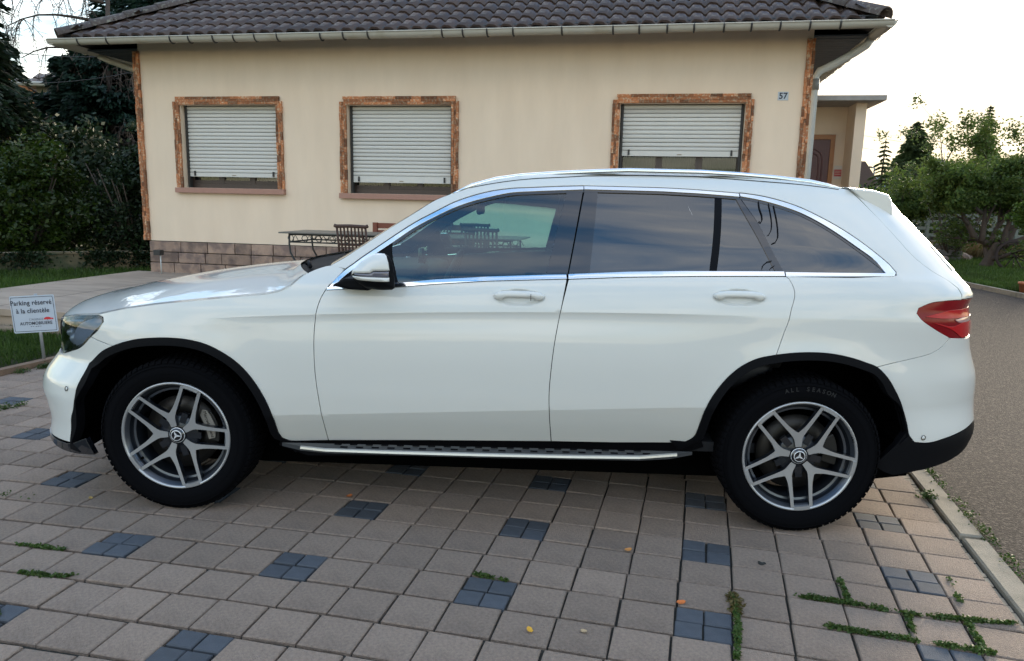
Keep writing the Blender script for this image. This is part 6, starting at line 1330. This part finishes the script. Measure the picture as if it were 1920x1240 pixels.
# ------------------------------------------------ wheels
TYR = .364
tread = MB()
prof = [(.250, .028), (.262, .012), (.285, .002), (.315, .0), (.335, .006), (.349, .018), (.358, .030)]
tprof = [(.240, .03)]+prof+[(TYR-.0045, .045), (TYR-.0045, .190), (.35, .215), (.31, .232), (.25, .225), (.24, .2)]
ty = MB().lathe(tprof, 120)
for k in range(72):
    a = 2*PI*k/72
    for (y0, y1, da, w) in ((.030, .070, 0, .55), (.078, .118, .4, .5), (.122, .160, .1, .5), (.168, .210, .5, .55)):
        vs = []
        for yy in (y0, y1):
            for rr in (TYR-.008, TYR-.0005):
                for q in (-.5, .5):
                    aa = a+(da+q*w)*2*PI/72+(yy-y0)*.3; r2 = rr-(.006 if yy == .030 and rr == TYR else 0); vs.append((r2*math.cos(aa), yy, r2*math.sin(aa)))
        ty.add(vs, [(0, 1, 3, 2), (4, 6, 7, 5), (0, 4, 5, 1), (2, 3, 7, 6), (1, 5, 7, 3), (0, 2, 6, 4)])
    # shoulder lug
    vs = []
    for rr, yy in ((.347, .0125), (.357, .021), (.3605, .032), (.350, .030)):
        for q in (-.38, .38): aa = a+q*2*PI/72; vs.append((rr*math.cos(aa), yy-.004, rr*math.sin(aa)))
    ty.add(vs, [(0, 1, 3, 2), (2, 3, 5, 4), (4, 5, 7, 6), (0, 2, 4, 6), (1, 7, 5, 3)])
for rr in (.335, .300): ty.lathe([(rr-.001, .004), (rr, -.0005), (rr+.002, .003)], 96)
me_tyre = ty.mesh('tyre'); me_tyre.materials.append(M_rubber)
RR = .2565
rm = MB().lathe([(RR-.013, .050), (RR-.011, .016), (RR-.006, .010), (RR, .010), (RR+.002, .018), (RR, .03)], 96)
me_lip = rm.mesh('rim_lip'); me_lip.materials.append(M_alu)
rb2 = MB().lathe([(RR-.004, .02), (RR-.020, .030), (RR-.028, .045), (RR-.030, .055), (RR-.042, .060), (RR-.046, .19)], 96); me_bar = rb2.mesh('wheel'); me_bar.materials.append(M_alud)
rb3 = MB().lathe([(RR-.012, .017), (RR-.023, .034), (RR-.024, .036)], 96); rb3.lathe([(RR-.034, .056), (RR-.044, .0585)], 96); me_ring = rb3.mesh('rim_flange'); me_ring.materials.append(mat('silver_barrel', (.12, .135, .16), .3, metal=.8))
def yface(r): return .0135+.016*max(0, 1-r/.25)
def spoke_poly():
    w = (math.cos(math.radians(36)), math.sin(math.radians(36))); n = (w[1], -w[0])
    P_ = lambda al, la: (al*w[0]+la*n[0], al*w[1]+la*n[1])
    up = [(.165, .050), (.22, .058), (.27, .064), (.32, .075), (.365, .095), P_(.45, .140), P_(.70, .136), P_(.980, .133), P_(.972, .192), P_(.75, .196), P_(.56, .208), P_(.49, .217), (.455, .032), (.435, .0)]
    lo = [(x, -y) for x, y in up[:-1]][::-1]
    return [(x*RR, y*RR) for x, y in up+lo]
sp_ = spoke_poly(); sp_ = densify(sp_, .012)
if area(sp_) < 0: sp_ = sp_[::-1]
V, Fc = cdt(sp_, .012)
V2 = V; n_ = len(V); ec = set((a, b) for f in Fc for a, b in zip(f, f[1:]+f[:1])); bd = [(a, b) for a, b in ec if (b, a) not in ec]
vf = [(x, yface(math.hypot(x, z)), z) for x, z in V]; sides = MB(); spm_ = bpy.data.meshes.new('spoke')
vs = vf+[(v[0]*1.0, v[1]+.030, v[2]) for v in vf]+list(vf)
fs = [tuple(f) for f in Fc]+[(2*n_+b, 2*n_+a, n_+a, n_+b) for a, b in bd]
spm_.from_pydata(vs, [], fs); spm_.materials.append(M_alu); spm_.materials.append(M_alud)
for i, p in enumerate(spm_.polygons): p.material_index = 0 if i < len(Fc) else 1
spm_.update()
# closing web at the rim end of each window
wm = MB(); pts_o = []; pts_i = []
for k in range(9):
    a = math.radians(36-8.3+16.6*k/8); pts_o.append((RR*.99*math.cos(a), RR*.99*math.sin(a))); pts_i.append((RR*.925*math.cos(a), RR*.925*math.sin(a)))
poly = pts_o+pts_i[::-1]; wm.prism([(x, z) for x, z in poly], .0095, .045); 
poly2 = [(RR*.80*math.cos(math.radians(36-6)), RR*.80*math.sin(math.radians(36-6))), (RR*.94*math.cos(math.radians(36-8)), RR*.94*math.sin(math.radians(36-8))), (RR*.94*math.cos(math.radians(36+8)), RR*.94*math.sin(math.radians(36+8))), (RR*.86*math.cos(math.radians(36+8)), RR*.86*math.sin(math.radians(36+8)))]
me_web = wm.mesh('rim_web'); me_web.materials.append(M_alu)
pk = MB().lathe([(0, .040), (.085, .044), (.093, .050), (.095, .075)], 40); me_pk = pk.mesh('hub'); me_pk.materials.append(M_alud)
fin = MB()
fin.cbox((0, 0, 0), (.05, .020, .030), Matrix.Rotation(-math.radians(36), 4, 'Y') @ Matrix.Translation((.082, .052, 0)))
me_fin = fin.mesh('hub_fin'); me_fin.materials.append(M_alud)
me_cap = MB().lathe([(0, .0185), (.026, .019), (.029, .020), (.032, .026), (.036, .028), (.038, .045)], 40).mesh('hub_cap'); me_cap.materials.append(M_gloss)
stb = MB()
for a in (90, 210, 330):
    a = math.radians(a); stb.prism([(.0045*math.cos(a+PI/2), .0045*math.sin(a+PI/2)), (.0225*math.cos(a), .0225*math.sin(a)), (.0045*math.cos(a-PI/2), .0045*math.sin(a-PI/2))], .0145, .019)
stb.lathe([(.0225, .016), (.0255, .016), (.0255, .020), (.0225, .020), (.0225, .016)], 36); stb.lathe([(.0345, .0255), (.0365, .0268)], 36)
me_star = stb.mesh('star_emblem'); me_star.materials.append(mat('emblem_silver', (.7, .71, .72), .3, metal=.3))
me_bolt = MB().lathe([(0, .046), (.0075, .046), (.0085, .052), (.0085, .054), (.0145, .0435), (.0165, .043)], 16).mesh('wheel_bolt'); me_bolt.materials.append(M_dark)
me_disc = MB().lathe([(.075, .095), (.080, .088), (.175, .088), (.175, .112), (.08, .112)], 60).mesh('brake_disc'); me_disc.materials.append(M_disc)
me_hat = MB().lathe([(0, .07), (.07, .07), (.078, .09)], 30).mesh('disc_hat'); me_hat.materials.append(M_alud)
def flip(me): 
    bm = bmesh.new(); bm.from_mesh(me); bmesh.ops.recalc_face_normals(bm, faces=bm.faces); bm.to_mesh(me); bm.free()
for me in (me_tyre, me_lip, me_bar, me_ring, me_web, me_pk, me_fin, me_cap, me_star, me_bolt, me_disc): flip(me)
M_let = mat('embossed_rubber', (.005, .0055, .007), .6)
def wheel(x, yo, rot, S, front):
    w = link('wheel', me_bar, None, car); w.location = (x, yo, TYR)
    if S < 0: w.rotation_euler = (0, 0, PI)
    R = Matrix.Rotation(-math.radians(rot), 4, 'Y')
    for nm, me in (('tyre', me_tyre), ('rim_lip', me_lip), ('rim_flange', me_ring), ('hub', me_pk), ('brake_disc', me_disc), ('disc_hat', me_hat)): link(nm, me, None, w)
    for k in range(5):
        for nm, me in (('spoke', spm_), ('rim_web', me_web)): o = link(nm, me, None, w); o.matrix_local = R @ Matrix.Rotation(-math.radians(72*k), 4, 'Y')
        o = link('hub_fin', me_fin, None, w); o.matrix_local = R @ Matrix.Rotation(-math.radians(72*k), 4, 'Y')
        o = link('wheel_bolt', me_bolt, None, w); o.matrix_local = R @ Matrix.Rotation(-math.radians(72*k+36), 4, 'Y') @ Matrix.Translation((.0585, 0, 0))
    o = link('hub_cap', me_cap, None, w); o = link('star_emblem', me_star, None, w); o.matrix_local = Matrix.Rotation(math.radians(-25 if front else 2), 4, 'Y')
    # caliper
    cb = MB(); a0 = 12 if front else 8; arc = [(rr*math.cos(math.radians(a)), rr*math.sin(math.radians(a))) for rr, rng in ((.185, range(-24, 25, 6)), (.118, range(24, -25, -6))) for a in rng]
    c = cb.prism(arc, .062, .12).build('brake_caliper', mat('caliper_dark', (.02, .019, .018), .5, metal=.4), w, M=Matrix.Rotation(-math.radians(a0 if S > 0 else 180-a0), 4, 'Y'), bevel=.005)
    if S > 0:
        if front:
            cover = [(.125, -.062), (.158, -.062), (.170, -.03), (.176, .0), (.170, .045), (.160, .075), (.140, .085), (.122, .06), (.128, .0)]
            cv = MB().prism(cover, .054, .0615).build('caliper_cover', M_cal, w, M=Matrix.Rotation(-math.radians(16), 4, 'Y'), bevel=.003)
            text('caliper_lettering', 'Mercedes-Benz', .021, Matrix.Rotation(-math.radians(16), 4, 'Y') @ Matrix.Translation((.148, .0535, .008)) @ Matrix.Rotation(PI/2, 4, 'X') @ Matrix.Rotation(-PI/2, 4, 'Z'), M_dark, w, .0003)
        # valve
        if front: MB().lathe([(0, .026), (.006, .027), (.007, .034)], 12).build('valve', M_dark, w, M=Matrix.Translation((-.175, 0, -.120)))
        # embossed word on the sidewall
        word = '' if front else 'ALL SEASON'
        for i, ch in enumerate(word):
            if ch == ' ': continue
            a = math.radians(106-i*4.2); text('tyre_lettering', ch, .026, Matrix.Translation((.318*math.cos(a), -.0004, .318*math.sin(a))) @ Matrix.Rotation(PI/2-a, 4, 'Y') @ Matrix.Rotation(PI/2, 4, 'X'), M_let, w, .001, 1, .0004)
        for i, ch in enumerate('AMG'):
            a = math.radians(24-i*2.6); text('rim_lettering', ch, .011, Matrix.Translation((.2425*math.cos(a), .0125, .2425*math.sin(a))) @ Matrix.Rotation(PI/2-a, 4, 'Y') @ Matrix.Rotation(PI/2, 4, 'X'), M_dark, w, .001)
wheel(-WBH, -.925, 34, 1, True); wheel(WBH, -.925, 25, 1, False); wheel(-WBH, .925, 10, -1, True); wheel(WBH, .925, 50, -1, False)
# ------------------------------------------------ interior
def rbox(name, c, d, m, parent=None, rot=None, bev=.03):
    M = Matrix.Translation(c) @ (rot or Matrix.Identity(4)); o = MB().cbox((0, 0, 0), d, M).build(name, m, parent or car, bevel=bev)
    for p in o.data.polygons: p.use_smooth = True
    return o
for sy in (-1, 1):
    y = sy*.37; tilt = Matrix.Rotation(math.radians(17), 4, 'Y')
    s_ = rbox('front_seat', (.22, y, .66), (.52, .50, .16), M_seat, bev=.05); rbox('backrest', (.50, y, .98), (.13, .48, .62), M_seat, s_, tilt, .05); rbox('headrest', (.64, y, 1.37), (.09, .27, .17), M_seat, s_, tilt, .035)
    s_ = rbox('rear_seat', (1.12, y, .68), (.50, .62, .16), M_seat, bev=.05); rbox('backrest', (1.42, y, .98), (.13, .62, .55), M_seat, s_, tilt, .05); rbox('headrest', (1.52, y, 1.30), (.08, .27, .15), M_seat, s_, tilt, .03)
rbox('dashboard', (-.60, 0, .96), (.50, 1.42, .28), M_int, bev=.07); rbox('instrument_hood', (-.44, -.38, 1.105), (.16, .36, .07), M_int, bev=.03); rbox('screen', (-.42, 0, 1.15), (.02, .24, .12), M_gloss, bev=.004)
rbox('centre_console', (.1, 0, .62), (1.3, .22, .34), M_int, bev=.03); rbox('cabin_floor', (.3, 0, .36), (2.4, 1.6, .05), M_int, bev=.005); rbox('parcel_shelf', (1.85, 0, 1.06), (.70, 1.3, .03), M_int, bev=.01); rbox('firewall', (-.82, 0, .75), (.05, 1.5, .6), M_int, bev=.01)
stw = MB(); cc = [(.185*math.cos(a), 0, .185*math.sin(a)) for a in [2*PI*k/32 for k in range(33)]]; stw.tube(cc, .014, 8, False); stw.cbox((0, .01, 0), (.13, .03, .09)); 
for a in (0, PI, -PI/2): stw.tube([(.05*math.cos(a), .01, .05*math.sin(a)), (.18*math.cos(a), 0, .18*math.sin(a))], .012, 6)
stw.build('steering_wheel', M_int, car, M=Matrix.Translation((-.24, -.38, 1.045)) @ Matrix.Rotation(math.radians(24), 4, 'Y') @ Matrix.Rotation(PI/2, 4, 'Z'))
for S in (1, -1):
    dc = [(-.66, 1.085), (-.2, 1.12), (.36, 1.155), (1.35, 1.165), (1.30, .90), (1.05, .80), (.92, .5), (-.66, .45)]
    MB().prism(dc, -.84*S, -.80*S).build('door_card', M_int, car)
rbox('interior_mirror', (-.10, -.0, 1.43), (.03, .23, .065), M_int, bev=.015)
